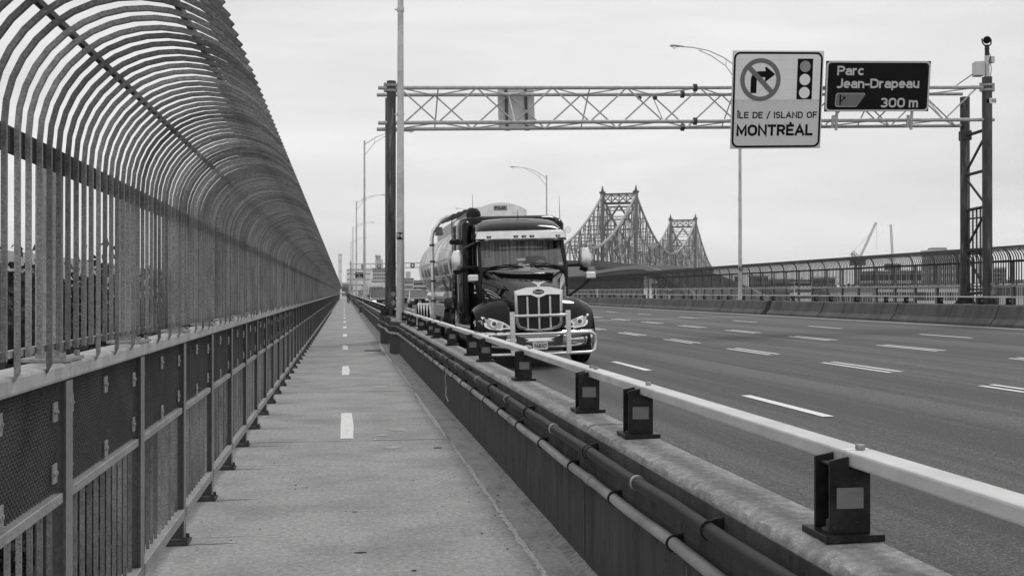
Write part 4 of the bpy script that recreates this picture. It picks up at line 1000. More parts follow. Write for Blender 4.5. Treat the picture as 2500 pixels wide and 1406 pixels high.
for s in (-1, 1):  # bulges of the air cleaner fairings on the sleeper front
    MB().loft([[(s*(1.09)+.12*math.cos(a), 3.42+.12*math.sin(a), z) for a in [2*PI*i/12 for i in range(12)]] for z in (1.0, 2.0, 2.9, 3.1)]+[[(s*1.09+.07*math.cos(a), 3.45+.07*math.sin(a), 3.2) for a in [2*PI*i/12 for i in range(12)]]]).build('side_fairing', 'paintblk', tk, smooth=True, sharp=60)
    MB().loft([[(s*1.24, 5.2, .9), (s*1.26, 5.2, .9), (s*1.26, 5.6, .9), (s*1.24, 5.6, .9)], [(s*1.24, 5.2, 3.4), (s*1.26, 5.2, 3.4), (s*1.22, 5.5, 3.3), (s*1.20, 5.5, 3.3)]]).build('side_extender', 'paintblk', tk)
    # door mirror
    m = MB(); m.loft([[(s*x, y, z) for x, y in ((1.34, 2.2), (1.46, 2.12), (1.55, 2.2), (1.52, 2.36), (1.36, 2.38))] for z in (2.05,)]+[[(s*x, y, z) for x, y in ((1.32, 2.2), (1.46, 2.08), (1.57, 2.18), (1.54, 2.38), (1.34, 2.4))] for z in (2.15, 2.35)]+[[(s*x, y, z) for x, y in ((1.36, 2.2), (1.45, 2.14), (1.52, 2.2), (1.5, 2.34), (1.38, 2.36))] for z in (2.48,)])
    mm = m.build('mirror', 'chromer', tk, smooth=True, bevel=.01, sharp=60)
    MB().box(*sorted((s*1.33, s*1.53)), 2.385, 2.40, 2.1, 2.42).build('mirror_glass', 'lens', mm)
    MB().tube([(s*1.0, 2.25, 2.10), (s*1.3, 2.2, 2.10), (s*1.46, 2.2, 2.04)], .035, 8).build('mirror_arm', 'chassis', mm)
    MB().tube([(s*1.5, 2.3, 2.02), (s*1.46, 2.28, 1.98), (s*1.33, 2.3, 2.03)], .04, 8).build('mirror_bracket', 'chassis', mm)
    hx = 1.30 if s > 0 else 1.08; hy = 1.35 if s < 0 else 1.5
    hm = MB().box(*sorted((s*hx, s*(hx+.22))), hy, hy+.12, 1.78, 1.93).build('hood_mirror', 'chromer', tk, bevel=.03, seg=2)
    MB().tube([(s*(hx+.1), hy+.06, 1.79), (s*(hx-.05), hy+.05, 1.65), (s*.82, hy-.1, 1.38)], .028, 8).build('hood_mirror_arm', 'chassis', hm)
    MB().cyl((s*1.16, 4.6, .66), 'x', .01, .01)
    MB().bar((s*.98, 2.5, .62), (s*.98, 4.2, .62), .27, 20).build('fuel_tank', 'chrome', tk, smooth=True)
    MB().box(*sorted((s*1.0, s*1.24)), 2.1, 5.1, .74, .80).build('step', 'chromer', tk, bevel=.01)
    MB().box(*sorted((s*1.235, s*1.25)), 4.1, 4.22, 1.3, 2.1).build('grab_handle', 'chrome', tk, bevel=.005)
    for y in (6.5, 7.85): wheel(tk, s*.95, y, .52, .56, s)
    for y in (5.95, 8.35):
        sgn = -1 if y < 7 else 1
        pts = [(y+sgn*(.12), .45), (y+sgn*.08, .8)]+[(y-sgn*(.1+.12*k), .8+.3*math.sin(R(22*k+22))) for k in range(4)]
        MB().loft([[(s*.67, a, b), (s*1.24, a, b), (s*1.24, a, b+.02), (s*.67, a, b+.02)] for a, b in pts]).build('quarter_fender', 'chrome', tk, smooth=True)
for x in (-.42, .42): MB().box(x-.05, x+.05, 1.0, 9.0, .75, 1.0).build('frame_rail', 'chassis', tk)
MB().box(-.55, .55, 6.6, 7.7, 1.05, 1.2).build('fifth_wheel', 'chassis', tk, bevel=.03)
MB().sphere((-.86, 3.85, 3.36), .175, 18).build('roof_dome', 'chassis', tk, smooth=True)
for (x, y, z, h) in ((-1.02, 2.6, 2.75, 1.0), (1.14, 3.5, 3.0, .75), (.08, 3.1, 3.2, .22)): MB().bar((x, y, z), (x, y, z+h), .009, 5, .004).build('antenna', 'chassis', tk)
for s in (-1, 1):
    m = MB().bar((s*1.30, 3.4, 2.72), (s*1.30, 3.55, 2.72), .07, 12); m.bar((s*1.42, 3.4, 2.72), (s*1.42, 3.55, 2.72), .06, 12); m.bar((s*1.2, 3.5, 2.68), (s*1.42, 3.5, 2.68), .012, 6)
    if s < 0: m.build('air_horn', 'chassis', tk)
MB().bar((1.28, 3.3, 2.95), (1.28, 3.45, 2.95), .09, 12, .06).build('spot_lamp', 'chrome', tk, smooth=True)
MB().box(-1.1, -.98, 2.25, 2.33, 2.72, 2.85).build('antenna_base', 'chassis', tk)
MB().loft([[(-1.0, 2.4, 2.62), (-1.0, 2.8, 2.66), (-1.0, 2.8, 2.69), (-1.0, 2.4, 2.65)], [(-1.27, 2.3, 2.50), (-1.27, 2.5, 2.54), (-1.27, 2.5, 2.56), (-1.27, 2.3, 2.53)]]).build('window_deflector', 'chassis', tk)
text('door_lettering', 'LML', .13, tk, (-1.003, 2.75, 1.66), (PI/2, 0, -PI/2), 'white', .004, .001)
MB().box(-1.0035, -1.001, 2.55, 2.95, 1.52, 1.56).build('door_decal', 'white', tk)
# driver
dr = thing('person', 'truck driver in a dark shirt sitting behind the windshield', 'person', (TX+.47, TY+2.9, road_z(TX)+1.15))
skin_body('body', [(0, 0, .25), (0, 0, .5), (0, 0, .78), (0, -.01, .9), (-.2, 0, .78), (-.25, -.22, .55), (-.15, -.45, .62), (.2, 0, .78), (.25, -.22, .55), (.12, -.45, .62), (-.12, -.3, .25), (.12, -.3, .25)], [(0, 1), (1, 2), (2, 3), (2, 4), (4, 5), (5, 6), (2, 7), (7, 8), (8, 9), (0, 10), (0, 11)], [.17, .17, .15, .06, .07, .05, .04, .07, .05, .04, .09, .09], 'shirt', dr)
hd = MB().sphere((0, -.03, 1.05), .105, 14).build('head', 'skin', dr, smooth=True)
MB().bar((0, -.14, 1.03), (0, -.155, 1.0), .015, 6).build('nose', 'skin', hd)
MB().sphere((0, -.0, 1.09), .104, 12).build('hair', 'hair', hd, smooth=True)
MB().tube([(.16*math.cos(a), -.5+.05*math.sin(a), .62+.16*math.sin(a)) for a in [2*PI*i/16 for i in range(17)]], .014, 6).build('steering_wheel', 'inter', tk, loc=(.47, 2.9, 1.15))
MB().box(.22, .72, 3.05, 3.25, 1.3, 2.35).build('seat', 'inter', tk, bevel=.05)
# ------------------------------------------------------------------ tank trailer
tr = thing('tank_trailer', 'long polished metal tank trailer behind the black truck', 'trailer', (TX, TY, road_z(TX)+.01), (0, tl, 0))
secs = []; n = 40
for (y, r, cz) in [(6.0, .2, 2.42), (6.02, .6, 2.42), (6.1, .88, 2.42), (6.3, 1.0, 2.42), (6.55, 1.04, 2.42), (9, 1.09, 2.40), (13, 1.12, 2.38), (17, 1.09, 2.40), (20.2, 1.05, 2.42), (20.5, 1.0, 2.42), (20.7, .85, 2.42), (20.85, .5, 2.42), (20.9, .1, 2.42)]:
    secs.append([(r*math.cos(2*PI*i/n), y, cz+r*math.sin(2*PI*i/n)) for i in range(n)])
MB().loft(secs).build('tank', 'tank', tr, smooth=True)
for y in (6.6, 8.2, 9.8, 11.4, 13, 14.6, 16.2, 17.8, 19.4, 20.2):
    r = 1.128-.004*abs(y-13)**1.2*.9
    MB().loft([[(rr*math.cos(2*PI*i/n), yy, 2.40+rr*math.sin(2*PI*i/n)) for i in range(n)] for rr, yy in ((r-.03, y-.03), (r, y-.025), (r, y+.025), (r-.03, y+.03))], caps=False).build('tank_band', 'chromer', tr, smooth=True)
# rivet row marks along the side
m = MB()
for k in range(46):
    y = 6.8+k*.29; a = PI+.10; m.box(-1.155, -1.12, y, y+.06, 2.46, 2.50)
m.build('conspicuity_marks', 'white', tr)
m = MB()
for k in range(24): y = 6.8+k*.56; m.box(-1.13+0, -1.125, y, y+.3, 2.2, 2.201)
MB().tube([(-1.085, 6.5+i*.7, 2.02+.0*i) for i in range(20)], .012, 6).build('side_seam', 'chromer', tr)
fp = arc(0, 2.55, 1.28, 90-32, 90+32, 16); fp = fp+[(-.68, 3.35), (.68, 3.35)]
pl_ = MB().prism(fp, lambda a, b, t: (a+.13, t, b), 6.25, 6.3).build('roll_over_guard', 'chromer', tr, smooth=True, sharp=30)
MB().box(-.05, .29, 6.235, 6.248, 3.63, 3.75).build('badge_plate', 'ink', pl_)
MB().box(-.04, .28, 6.232, 6.236, 3.64, 3.74).build('badge_field', 'alu', pl_)
q = text('badge_lettering', 'POLAR', .10, pl_, (.12, 6.228, 3.69), RX, 'ink', .004, .001); fitw(q, .29)
MB().box(-.55, .5, 6.4, 18, 3.35, 3.74).build('roll_over_box', 'alu', tr, bevel=.03)
wk = MB()
for k in range(4): wk.box(-.98+k*.15, -.90+k*.15, 7.6, 11.5, 3.62+.05*k, 3.66+.05*k)
wk.build('walkway', 'steel', tr)
MB().tube([(-1.22, 12.0, .75), (-1.22, 12.0, 3.2), (-1.17, 12.0, 3.42), (-.92, 11.9, 3.76), (-.75, 11.8, 3.84), (-.5, 11.0, 3.84)], .062, 10).build('vapour_pipe', 'chromer', tr, smooth=True)
for z in (1.3, 1.9, 2.5, 3.0): MB().bar((-1.22, 12, z-.03), (-1.22, 12, z+.03), .085, 10).build('pipe_clamp', 'steel', tr)
MB().prism([(11.6, 3.3), (12.2, 3.3), (11.9, 3.55)], lambda a, b, t: (t, a, b), -1.1, -.9).build('pipe_gusset', 'steel', tr)
MB().bar((-1.02, 9.2, 1.42), (-1.02, 15.5, 1.42), .15, 14).build('hose_tube', 'chromer', tr, smooth=True)
MB().box(-1.2, -.9, 8.6, 13, .85, 1.22).build('side_cabinet', 'alu', tr, bevel=.02)
MB().box(-1.22, -.7, 5.85, 8.4, 1.12, 1.4).build('front_mudguard', 'chassis', tr, bevel=.08, seg=2)
MB().box(-.35, .35, 6.2, 20.5, 1.15, 1.38).build('frame', 'chassis', tr)
for s in (-1, 1):
    for y in (13.6, 15.0, 16.4, 17.8, 19.2): wheel(tr, s*.98, y, .5, .5, s)
    for y in (13.6, 15.0, 16.4, 17.8, 19.2):
        MB().loft([[(s*.66, y+.62*math.cos(R(a)), .5+.62*math.sin(R(a))), (s*1.26, y+.62*math.cos(R(a)), .5+.62*math.sin(R(a))), (s*1.26, y+.65*math.cos(R(a)), .5+.65*math.sin(R(a))), (s*.66, y+.65*math.cos(R(a)), .5+.65*math.sin(R(a)))] for a in range(20, 196, 16)]).build('wheel_fender', 'chrome', tr, smooth=True)
MB().tube([(-1.05, 8.2, 1.6), (-1.0, 8.6, 1.9), (-1.12, 9.1, 2.1)], .03, 8).tube([(-.95, 9.6, 1.5), (-1.1, 9.9, 1.9)], .04, 8).build('valve', 'steel', tr)
MB().bar((-1.0, 8.6, 1.35), (-1.0, 8.6, 1.6), .09, 14).bar((-1.16, 6.2, 1.55), (-1.12, 6.2, 1.55), .09, 12).build('gauge', 'chrome', tr)
# ------------------------------------------------------------------ cars
def car(kind, X, Y, label, paint='carblk', lit=False, group='vehicles queueing behind the truck'):
    t = thing(kind, label, {'pickup_truck': 'pickup truck', 'box_van': 'van'}.get(kind, 'car'), (X, Y, road_z(X)), (0, tl, 0), group=group)
    if kind == 'pickup_truck': w, h, Lg, hz, r, ws, rf, rr_ = .99, 1.92, 5.8, 1.2, .4, 1.45, 2.1, 3.9
    elif kind == 'suv': w, h, Lg, hz, r, ws, rf, rr_ = .93, 1.66, 4.6, 1.02, .35, 1.1, 1.85, 4.0
    elif kind == 'box_van': w, h, Lg, hz, r, ws, rf, rr_ = 1.05, 2.25, 6.5, 1.3, .38, .7, 1.25, 1.9
    else: w, h, Lg, hz, r, ws, rf, rr_ = .9, 1.46, 4.6, .92, .33, 1.25, 2.1, 3.4
    def sec(y, hw, z0, z1, c=.08): return [(-hw, y, z0), (-hw, y, z1-c), (-hw+c*1.5, y, z1), (hw-c*1.5, y, z1), (hw, y, z1-c), (hw, y, z0)]
    bz = hz
    MB().loft([sec(.0, w*.8, .42, hz*.72), sec(.06, w*.93, .32, hz*.84), sec(.35, w, .26, hz*.92), sec(ws, w, .26, hz), sec(max(rr_, 3.3), w, .26, hz+.03), sec(Lg-.2, w, .28, hz+.02), sec(Lg, w*.9, .4, hz*.9)]).build('body', paint, t, smooth=True, bevel=.03, sharp=35)
    gw = w-.06
    MB().loft([[(-gw, ws, hz-.02), (gw, ws, hz-.02), (gw-.02, rr_+.3, hz-.02), (-gw+.02, rr_+.3, hz-.02)], [(-gw*.84, rf, h-.04), (gw*.84, rf, h-.04), (gw*.84, rr_, h-.06), (-gw*.84, rr_, h-.06)]]).build('windows', 'cglass', t)
    if kind == 'box_van': MB().box(-1.15, 1.15, 2.0, 6.4, .7, 2.75).build('cargo_box', paint, t, bevel=.03)
    MB().box(-gw*.83, gw*.83, rf-.02, rr_+.02, h-.05, h).build('roof', paint, t, bevel=.03, seg=2)
    for s in (-1, 1):
        MB().bar((s*(gw+.01), ws, hz-.01), (s*(gw*.85), rf, h-.03), .035, 6).build('pillar', paint, t)
        hl = MB().box(*sorted((s*(w*.58), s*(w*.9))), -.02, .08, hz*.66, hz*.78).build('headlight', 'lampon' if lit else 'lampw', t, bevel=.01)
        wheel(t, s*(w-.12), .9, r, .24, s); wheel(t, s*(w-.12), Lg-1.1, r, .24, s)
        MB().box(*sorted((s*(w+.02), s*(w+.22))), ws+.25, ws+.35, hz, hz+.17).build('mirror', paint, t, bevel=.02)
        MB().box(*sorted((s*w*.55, s*w*.85)), .0, .05, .34, .44).build('fog_lamp', 'lens', t)
    MB().box(-w*.54, w*.54, -.03, .05, hz*.42, hz*.77).build('grille', 'ink', t, bevel=.01)
    MB().box(-.13, .13, -.045, -.031, hz*.60, hz*.66).build('badge', 'chrome', t)
    MB().box(-.16, .16, -.05, -.02, .38, .50).build('licence_plate', 'white', t)
    MB().box(-w*.8, w*.8, -.02, .1, .26, .36).build('bumper', 'chassis', t)
    return t
car('pickup_truck', 3.15, 91, 'dark pickup with a lit headlight, partly hidden behind the gantry post', lit=True)
car('suv', 7.25, 109, 'dark SUV with a roof sign between the lamp pole and the tank trailer')
tx = thing('roof_sign', 'small pale roof light box on top of the dark SUV', 'roof sign', (7.25, 111.6, road_z(7.25)+1.67)); MB().box(-.3, .3, -.1, .1, 0, .1).build('housing', 'chrome', tx, bevel=.02)
car('car', 3.0, 108, 'dark sedan just behind the pickup', 'cargry')
car('box_van', 3.9, 136, 'white box van standing tall behind the queueing cars', 'carwht', group=None)
car('car', 3.0, 124, 'white sedan left of the box van', 'carwht')
car('car', 3.0, 150, 'dark sedan in front of the far gantry', 'carblk')
car('car', 3.1, 170, 'grey sedan second behind the white van', 'cargry')
car('suv', 3.1, 190, 'white SUV far back in the queue', 'carwht')
car('suv', 7.2, 128, 'pale grey SUV behind the dark SUV, seen beside the tank', 'cargry')
car('car', 7.2, 146, 'white sedan in the second lane behind the SUVs', 'carwht')
car('car', 7.3, 175, 'dark sedan far back in the second lane', 'carblk')
# cross traffic at the end of the path
def side_car(px, py, d, lab, paint):
    p = at(px, py, d); t = car('car', p.x, p.y, lab, paint, group='cars at the far end of the path'); t.location.z = p.z; t.rotation_euler = (0, 0, R(70)); return t
side_car(842, 718, 420, 'tiny pale car crossing at the far end of the path', 'carwht')
side_car(834, 717.5, 430, 'tiny dark car crossing at the far end of the path', 'carblk')

# ------------------------------------------------------------------ cyclist
bc = thing('bicycle', 'bicycle ridden away down the path, seen from behind', 'bicycle', (.57, 152, 0))
for y in (-.5, .5):
    MB().tube([(0, y+.33*math.cos(a), .34+.33*math.sin(a)) for a in [2*PI*i/24 for i in range(25)]], .022, 8, close=False).build('wheel', 'tyre', bc, smooth=True)
m = MB()
for a, b in (((0, -.5, .34), (0, -.15, .85)), ((0, -.15, .85), (0, .35, .85)), ((0, 0, .3), (0, .35, .85)), ((0, -.5, .34), (0, 0, .3)), ((0, 0, .3), (0, -.18, .92)), ((0, .5, .34), (0, .33, .98))): m.bar(a, b, .018, 8)
m.build('frame', 'chassis', bc)
MB().tube([(-.25, .3, 1.0), (-.1, .38, 1.0), (.1, .38, 1.0), (.25, .3, 1.0)], .015, 8).build('handlebar', 'chassis', bc)
MB().box(-.08, .08, -.3, -.05, .92, .97).build('saddle', 'chassis', bc, bevel=.02)
MB().box(-.16, .16, -.02, .02, .28, .30).build('pedal', 'chassis', bc); MB().box(-.06, .06, -.4, -.36, .72, .82).build('rear_reflector', 'white', bc)
cy = thing('person', 'cyclist in a black top riding away along the bike path', 'person', (.57, 152, 0))
P = [(0, -.15, .98), (0, 0, 1.2), (0, .1, 1.42), (0, .14, 1.52), (-.19, .1, 1.4), (-.26, .2, 1.18), (-.24, .3, 1.02), (.19, .1, 1.4), (.26, .2, 1.18), (.24, .3, 1.02), (-.1, -.1, .95), (-.12, .22, .70), (-.11, .05, .3), (-.11, .15, .24), (.1, -.1, .95), (.12, .15, .58), (.11, .0, .2), (.11, .1, .15)]
skin_body('body', P, [(0, 1), (1, 2), (2, 3), (2, 4), (4, 5), (5, 6), (2, 7), (7, 8), (8, 9), (0, 10), (10, 11), (11, 12), (12, 13), (0, 14), (14, 15), (15, 16), (16, 17)], [.15, .15, .15, .06, .08, .05, .04, .08, .05, .04, .11, .08, .05, .04, .11, .08, .05, .04], 'shirt', cy)
h_ = MB().sphere((0, .17, 1.62), .10, 12).build('head', 'skin', cy, smooth=True)
MB().sphere((0, .17, 1.67), .12, 12).build('helmet', 'lgrey', cy, smooth=True)
MB().box(-.13, .13, -.16, .0, 1.02, 1.3).build('bag', 'chassis', cy, bevel=.04)

# ------------------------------------------------------------------ the steel truss bridge beyond
A1 = Vector((192, 775, 0)); A2 = Vector((322, 1046, 0)); ax = (A2-A1).normalized(); pr = Vector((ax.y, -ax.x, 0)); LS = (A2-A1).length
def bp_(s, side, z): return A1+ax*s+pr*(side*12)+Vector((0, 0, z))
def topz(s):
    if s < 0: t = min(-s/135, 1); return 27.5+43*(1-t)**1.55
    if s > LS: t = min((s-LS)/135, 1); return 27.5+43*(1-t)**1.55
    t = abs(s-LS/2)/(LS/2); return 34+36.5*t**1.9
DZ = 19
br = thing('truss_bridge', 'huge steel cantilever truss bridge with two pointed-topped towers beyond the truck', 'bridge')
tlist = []
for side in (-1, 1):
    pts = [bp_(s, side, topz(s)) for s in [-135+i*13.5 for i in range(int((LS+270)/13.5)+1)]]
    MB().tube(pts, .85, 4).build('top_chord', 'bstl2', br)
    MB().tube([bp_(s, side, DZ+1.5*math.sin((s+135)/(LS+270)*PI)*2) for s in range(-135, int(LS)+136, 15)], 1.1, 4).build('bottom_chord', 'bstl', br)
    s = -135; k = 0; step = 13.5
    while s < LS+135:
        z0 = DZ+1; z1 = topz(s); z2 = topz(s+step)
        if abs(z1-z0) > 2:
            m = MB(); m.bar(bp_(s, side-.03, z0), bp_(s, side-.03, z1), .26, 4); m.bar(bp_(s+1.2, side+.03, z0), bp_(s+1.2, side+.03, z1), .26, 4)
            nl = int((z1-z0)/2.2)
            for i in range(nl):
                za, zb_ = z0+i*2.2, z0+(i+1)*2.2
                m.bar(bp_(s+(1.2 if i % 2 else 0), side, za), bp_(s+(0 if i % 2 else 1.2), side, zb_), .11, 4)
            m.build('vertical', ('bstl2', 'bstl', 'bstd')[k % 3], br)
            MB().bar(bp_(s+.5, side, z1 if k % 2 else z0), bp_(s+step, side, z0 if k % 2 else z2), .42, 4).build('diagonal', 'bstd' if k % 3 == 0 else 'bstl', br)
            if z1-z0 > 16: MB().bar(bp_(s, side, (z0+z1)/2), bp_(s+step, side, (z0+z2)/2), .4, 4).bar(bp_(s, side, (z0+z1)/2), bp_(s+step, side, z0 if k % 2 == 0 else z2), .35, 4).build('sub_strut', 'bstl2', br)
        s += step; k += 1
s = -135
while s < LS+135:   # transverse bracing
    z1 = topz(s)
    m = MB().bar(bp_(s, -1, z1), bp_(s, 1, z1), .4, 4)
    m.bar(bp_(s, -1, z1-2.5), bp_(s, 1, z1-2.5), .3, 4)
    for i in range(6):
        a, b = -1+i/3, -1+(i+1)/3; m.bar(bp_(s, a, z1 if i % 2 else z1-2.5), bp_(s, b, z1-2.5 if i % 2 else z1), .2, 4)
    m.build('portal_strut', 'bstl', br); s += 19
for s0 in (0, LS):
    tw = bpy.data.objects.new('tower', MB().bar(bp_(s0, -1, -10), bp_(s0, -1, 72), 1.6, 4).bar(bp_(s0, 1, -10), bp_(s0, 1, 72), 1.6, 4).mesh('tower', 'bstl')); link(tw); tw.parent = br
    for side in (-1, 1):
        MB().bar(bp_(s0, side, 71.6), bp_(s0, side, 73), 2.3, 4).build('tower_cap', 'bstd', tw)
        MB().bar(bp_(s0, side, 72.9), bp_(s0, side, 77.3), 1.2, 4, .1).build('spire', 'bstd', tw)
    m = MB(); m.bar(bp_(s0, -1, 71), bp_(s0, 1, 71), .9, 4); m.bar(bp_(s0, -1, 64.5), bp_(s0, 1, 64.5), 1.2, 4)
    for i in range(4):
        a, b = -.9+i*.45, -.9+(i+1)*.45
        m.bar(bp_(s0, a, 65.2), bp_(s0, b, 70.6), .4, 4); m.bar(bp_(s0, b, 65.2), bp_(s0, a, 70.6), .4, 4); m.bar(bp_(s0, b, 65.2), bp_(s0, b, 70.6), .35, 4)
    m.build('portal_truss', 'bstd', tw)
    m = MB()
    for (za, zb_) in ((25, 46), (46, 63)): m.bar(bp_(s0, -1, za), bp_(s0, 0, zb_), .8, 4); m.bar(bp_(s0, 1, za), bp_(s0, 0, zb_), .8, 4); m.bar(bp_(s0, -1, zb_), bp_(s0, 0, za), .7, 4); m.bar(bp_(s0, 1, zb_), bp_(s0, 0, za), .7, 4)
    m.bar(bp_(s0, -1, 46), bp_(s0, 1, 46), .8, 4); m.build('x_brace', 'bstd', tw)
MB().loft([[bp_(s, -1.3, 17), bp_(s, 1.3, 17), bp_(s, 1.3, 20.5), bp_(s, -1.3, 20.5)] for s in (-135, 0, LS, LS+135)]).build('deck', 'bstd', br)
for s in (-135, 0, LS, LS+135): MB().loft([[bp_(s-3, -1.3, -24), bp_(s-3, 1.3, -24), bp_(s+3, 1.3, -24), bp_(s+3, -1.3, -24)], [bp_(s-2, -1.1, 17), bp_(s-2, 1.1, 17), bp_(s+2, 1.1, 17), bp_(s+2, -1.1, 17)]]).build('pier', 'bldB', br)
# curved approach ramp
rp = thing('approach_ramp', 'curved elevated approach road sweeping down in front of the truss bridge', 'elevated road')
rpts = [at(*p) for p in ((1360, 695, 560), (1420, 675, 520), (1480, 662, 470), (1540, 652, 420), (1597, 647, 360), (1640, 652, 300), (1690, 668, 240), (1735, 690, 200), (1790, 722, 165))]
sm = []
for i in range(len(rpts)-1):
    a = rpts[max(i-1, 0)]; b = rpts[i]; c = rpts[i+1]; d_ = rpts[min(i+2, len(rpts)-1)]
    for k in range(5):
        t = k/5; sm.append(.5*((2*b)+(-a+c)*t+(2*a-5*b+4*c-d_)*t*t+(-a+3*b-3*c+d_)*t**3))
sm.append(rpts[-1])
def sweep(name, mt, a, b, z0, z1, par):
    secs = []
    for i, p in enumerate(sm):
        d_ = (sm[min(i+1, len(sm)-1)]-sm[max(i-1, 0)]); d_.z = 0; d_.normalize(); w_ = Vector((d_.y, -d_.x, 0))
        secs.append([p+w_*a+Vector((0, 0, z0)), p+w_*b+Vector((0, 0, z0)), p+w_*b+Vector((0, 0, z1)), p+w_*a+Vector((0, 0, z1))])
    return MB().loft(secs).build(name, mt, par)
sweep('deck', 'bstd', -5, 5, -1.6, -1.1, rp); sweep('girder', 'bldD', -4.5, -4.1, -3.4, -1.6, rp); sweep('girder', 'bldD', 4.1, 4.5, -3.4, -1.6, rp)
sweep('parapet', 'bldB', -5.2, -4.9, -1.3, -.1, rp); sweep('parapet', 'bldB', 4.9, 5.2, -1.3, -.1, rp)
for i in range(2, len(sm), 5): MB().box(sm[i].x-1, sm[i].x+1, sm[i].y-1, sm[i].y+1, -24, sm[i].z-3.4).build('pier', 'bldB', rp)

# ------------------------------------------------------------------ buildings
def bld(name, label, px0, px1, pyt, d, mt, fl, cols, group='city buildings beyond the bridge', win='bwin', wz=.5, wx=.6, bands=False, roof=None, depth=None):
    a = at(px0, 714, d); b = at(px1, 714, d); top = at((px0+px1)/2, pyt, d).z
    w = (b-a).length; dp = depth or min(w, 40)*.8; ang = math.atan2(b.y-a.y, b.x-a.x)
    t = thing(name, label, 'building', ((a.x+b.x)/2, (a.y+b.y)/2, -24), (0, 0, ang), group=group)
    H_ = top+24
    MB().box(-w/2, w/2, 0, dp, 0, H_).build('walls', mt, t)
    MB().box(-w/2-.3, w/2+.3, -.3, dp, H_, H_+.8).build('roof', 'bldB' if mt != 'bldB' else 'bldA', t)
    m = MB(); fh = H_/fl
    for i in range(fl):
        if bands: m.box(-w/2+.5, w/2-.5, -.12, -.02, i*fh+fh*.3, i*fh+fh*(.3+wz)); continue
        for j in range(cols):
            cw = w/cols; x = -w/2+cw*(j+.5); m.box(x-cw*wx/2, x+cw*wx/2, -.12, -.02, i*fh+fh*.25, i*fh+fh*(.25+wz))
    for i in range(fl):
        for j in range(max(2, cols//2)):
            cw = dp/max(2, cols//2); y = cw*(j+.5); m.box(-w/2-.12, -w/2-.02, y-cw*wx/2, y+cw*wx/2, i*fh+fh*.25, i*fh+fh*(.25+wz))
    m.build('windows', win, t, kind='stuff')
    if roof: 
        q = MB(); 
        for (r0, r1, hh) in roof: q.box(-w/2+w*r0, -w/2+w*r1, dp*.2, dp*.8, H_+.8, H_+.8+hh)
        q.build('roof_plant', mt, t)
    return t
G1 = 'hazy buildings at the end of the road'; G2 = 'buildings seen through the far fence'
bld('apartment_tower', 'pale apartment tower with a grid of windows left of the gantry post', 910, 962, 658, 620, 'bldA', 20, 12, G1, roof=[(.1, .4, 5)])
bld('office_block', 'low square grey block in front of the pale apartment tower', 907, 930, 686, 520, 'bldB', 10, 6, G1, bands=True)
bld('chimney_block', 'narrow pale silo tower rising over the far gantry', 917, 928, 627, 900, 'bldA', 4, 3, G1, wx=.3, wz=.9)
bld('apartment_block', 'pale mid-rise block right of the lamp pole, stepped roof', 985, 1008, 683, 520, 'bldA', 14, 8, G1, roof=[(.2, .7, 3)])
bld('slab_block', 'long terraced apartment block just left of the tank trailer', 1007, 1046, 688, 560, 'bldA', 14, 8, G1, bands=True)
bld('factory', 'pale brewery block at the end of the path', 826, 834, 622, 1300, 'bldC', 6, 2, G1, wx=.2, wz=.2)
bld('factory', 'wide white factory block behind the far gantry', 846, 905, 660, 1250, 'bldC', 8, 8, G1, bands=True, wz=.15)
bld('factory', 'low pale shed above the far end of the path', 835, 860, 694, 480, 'bldB', 6, 9, G1)
bld('warehouse', 'low white-banded office block behind the far fence', 1938, 1984, 688, 380, 'bldC', 14, 12, G2, bands=True, wz=.5)
bld('concrete_frame_building', 'unfinished concrete frame building with open floors', 2134, 2268, 668, 330, 'bldA', 12, 22, G2, wx=.72, wz=.66)
bld('apartment_building', 'dark tall apartment block left of the right gantry posts', 2272, 2346, 619, 240, 'bldB', 22, 9, G2, wx=.35, win='bldA', wz=.5, roof=[(.15, .6, .5)])
bld('apartment_building', 'white building with dark paired windows under the dark apartment block', 2262, 2372, 703, 200, 'bldC', 9, 18, G2, wx=.55)
bld('office_tower', 'distant grey tower right of the gantry', 2434, 2456, 656, 600, 'bldB', 16, 5, G2)
bld('house_row', 'low pale houses at the far right behind the fence', 2455, 2500, 690, 300, 'bldA', 6, 8, G2)
bld('apartment_block', 'dim grey block behind the concrete frame', 2200, 2262, 664, 520, 'bldB', 14, 10, G2)
bld('office_block', 'wide dim building behind the far fence near the lamp pole', 1835, 1875, 676, 520, 'bldB', 12, 9, G2)
bld('industrial_hall', 'long grey hall left of the white-banded office', 1880, 1935, 684, 560, 'bldB', 8, 12, G2, bands=True, wz=.3)
bld('office_block', 'grey block between the white-banded office and the trees', 1990, 2040, 680, 540, 'bldB', 12, 9, G2)
bld('industrial_hall', 'low hall at the base of the truss bridge', 1600, 1680, 697, 420, 'bldC', 6, 8, G2, bands=True, wz=.3)
bld('water_tower_block', 'tiny block with a wide top beside the far lamp pole', 1795, 1803, 678, 600, 'bldD', 8, 2, G2)
bld('grandstand', 'pale row of low buildings below the far railing', 2045, 2130, 712, 260, 'bldA', 7, 14, G2)
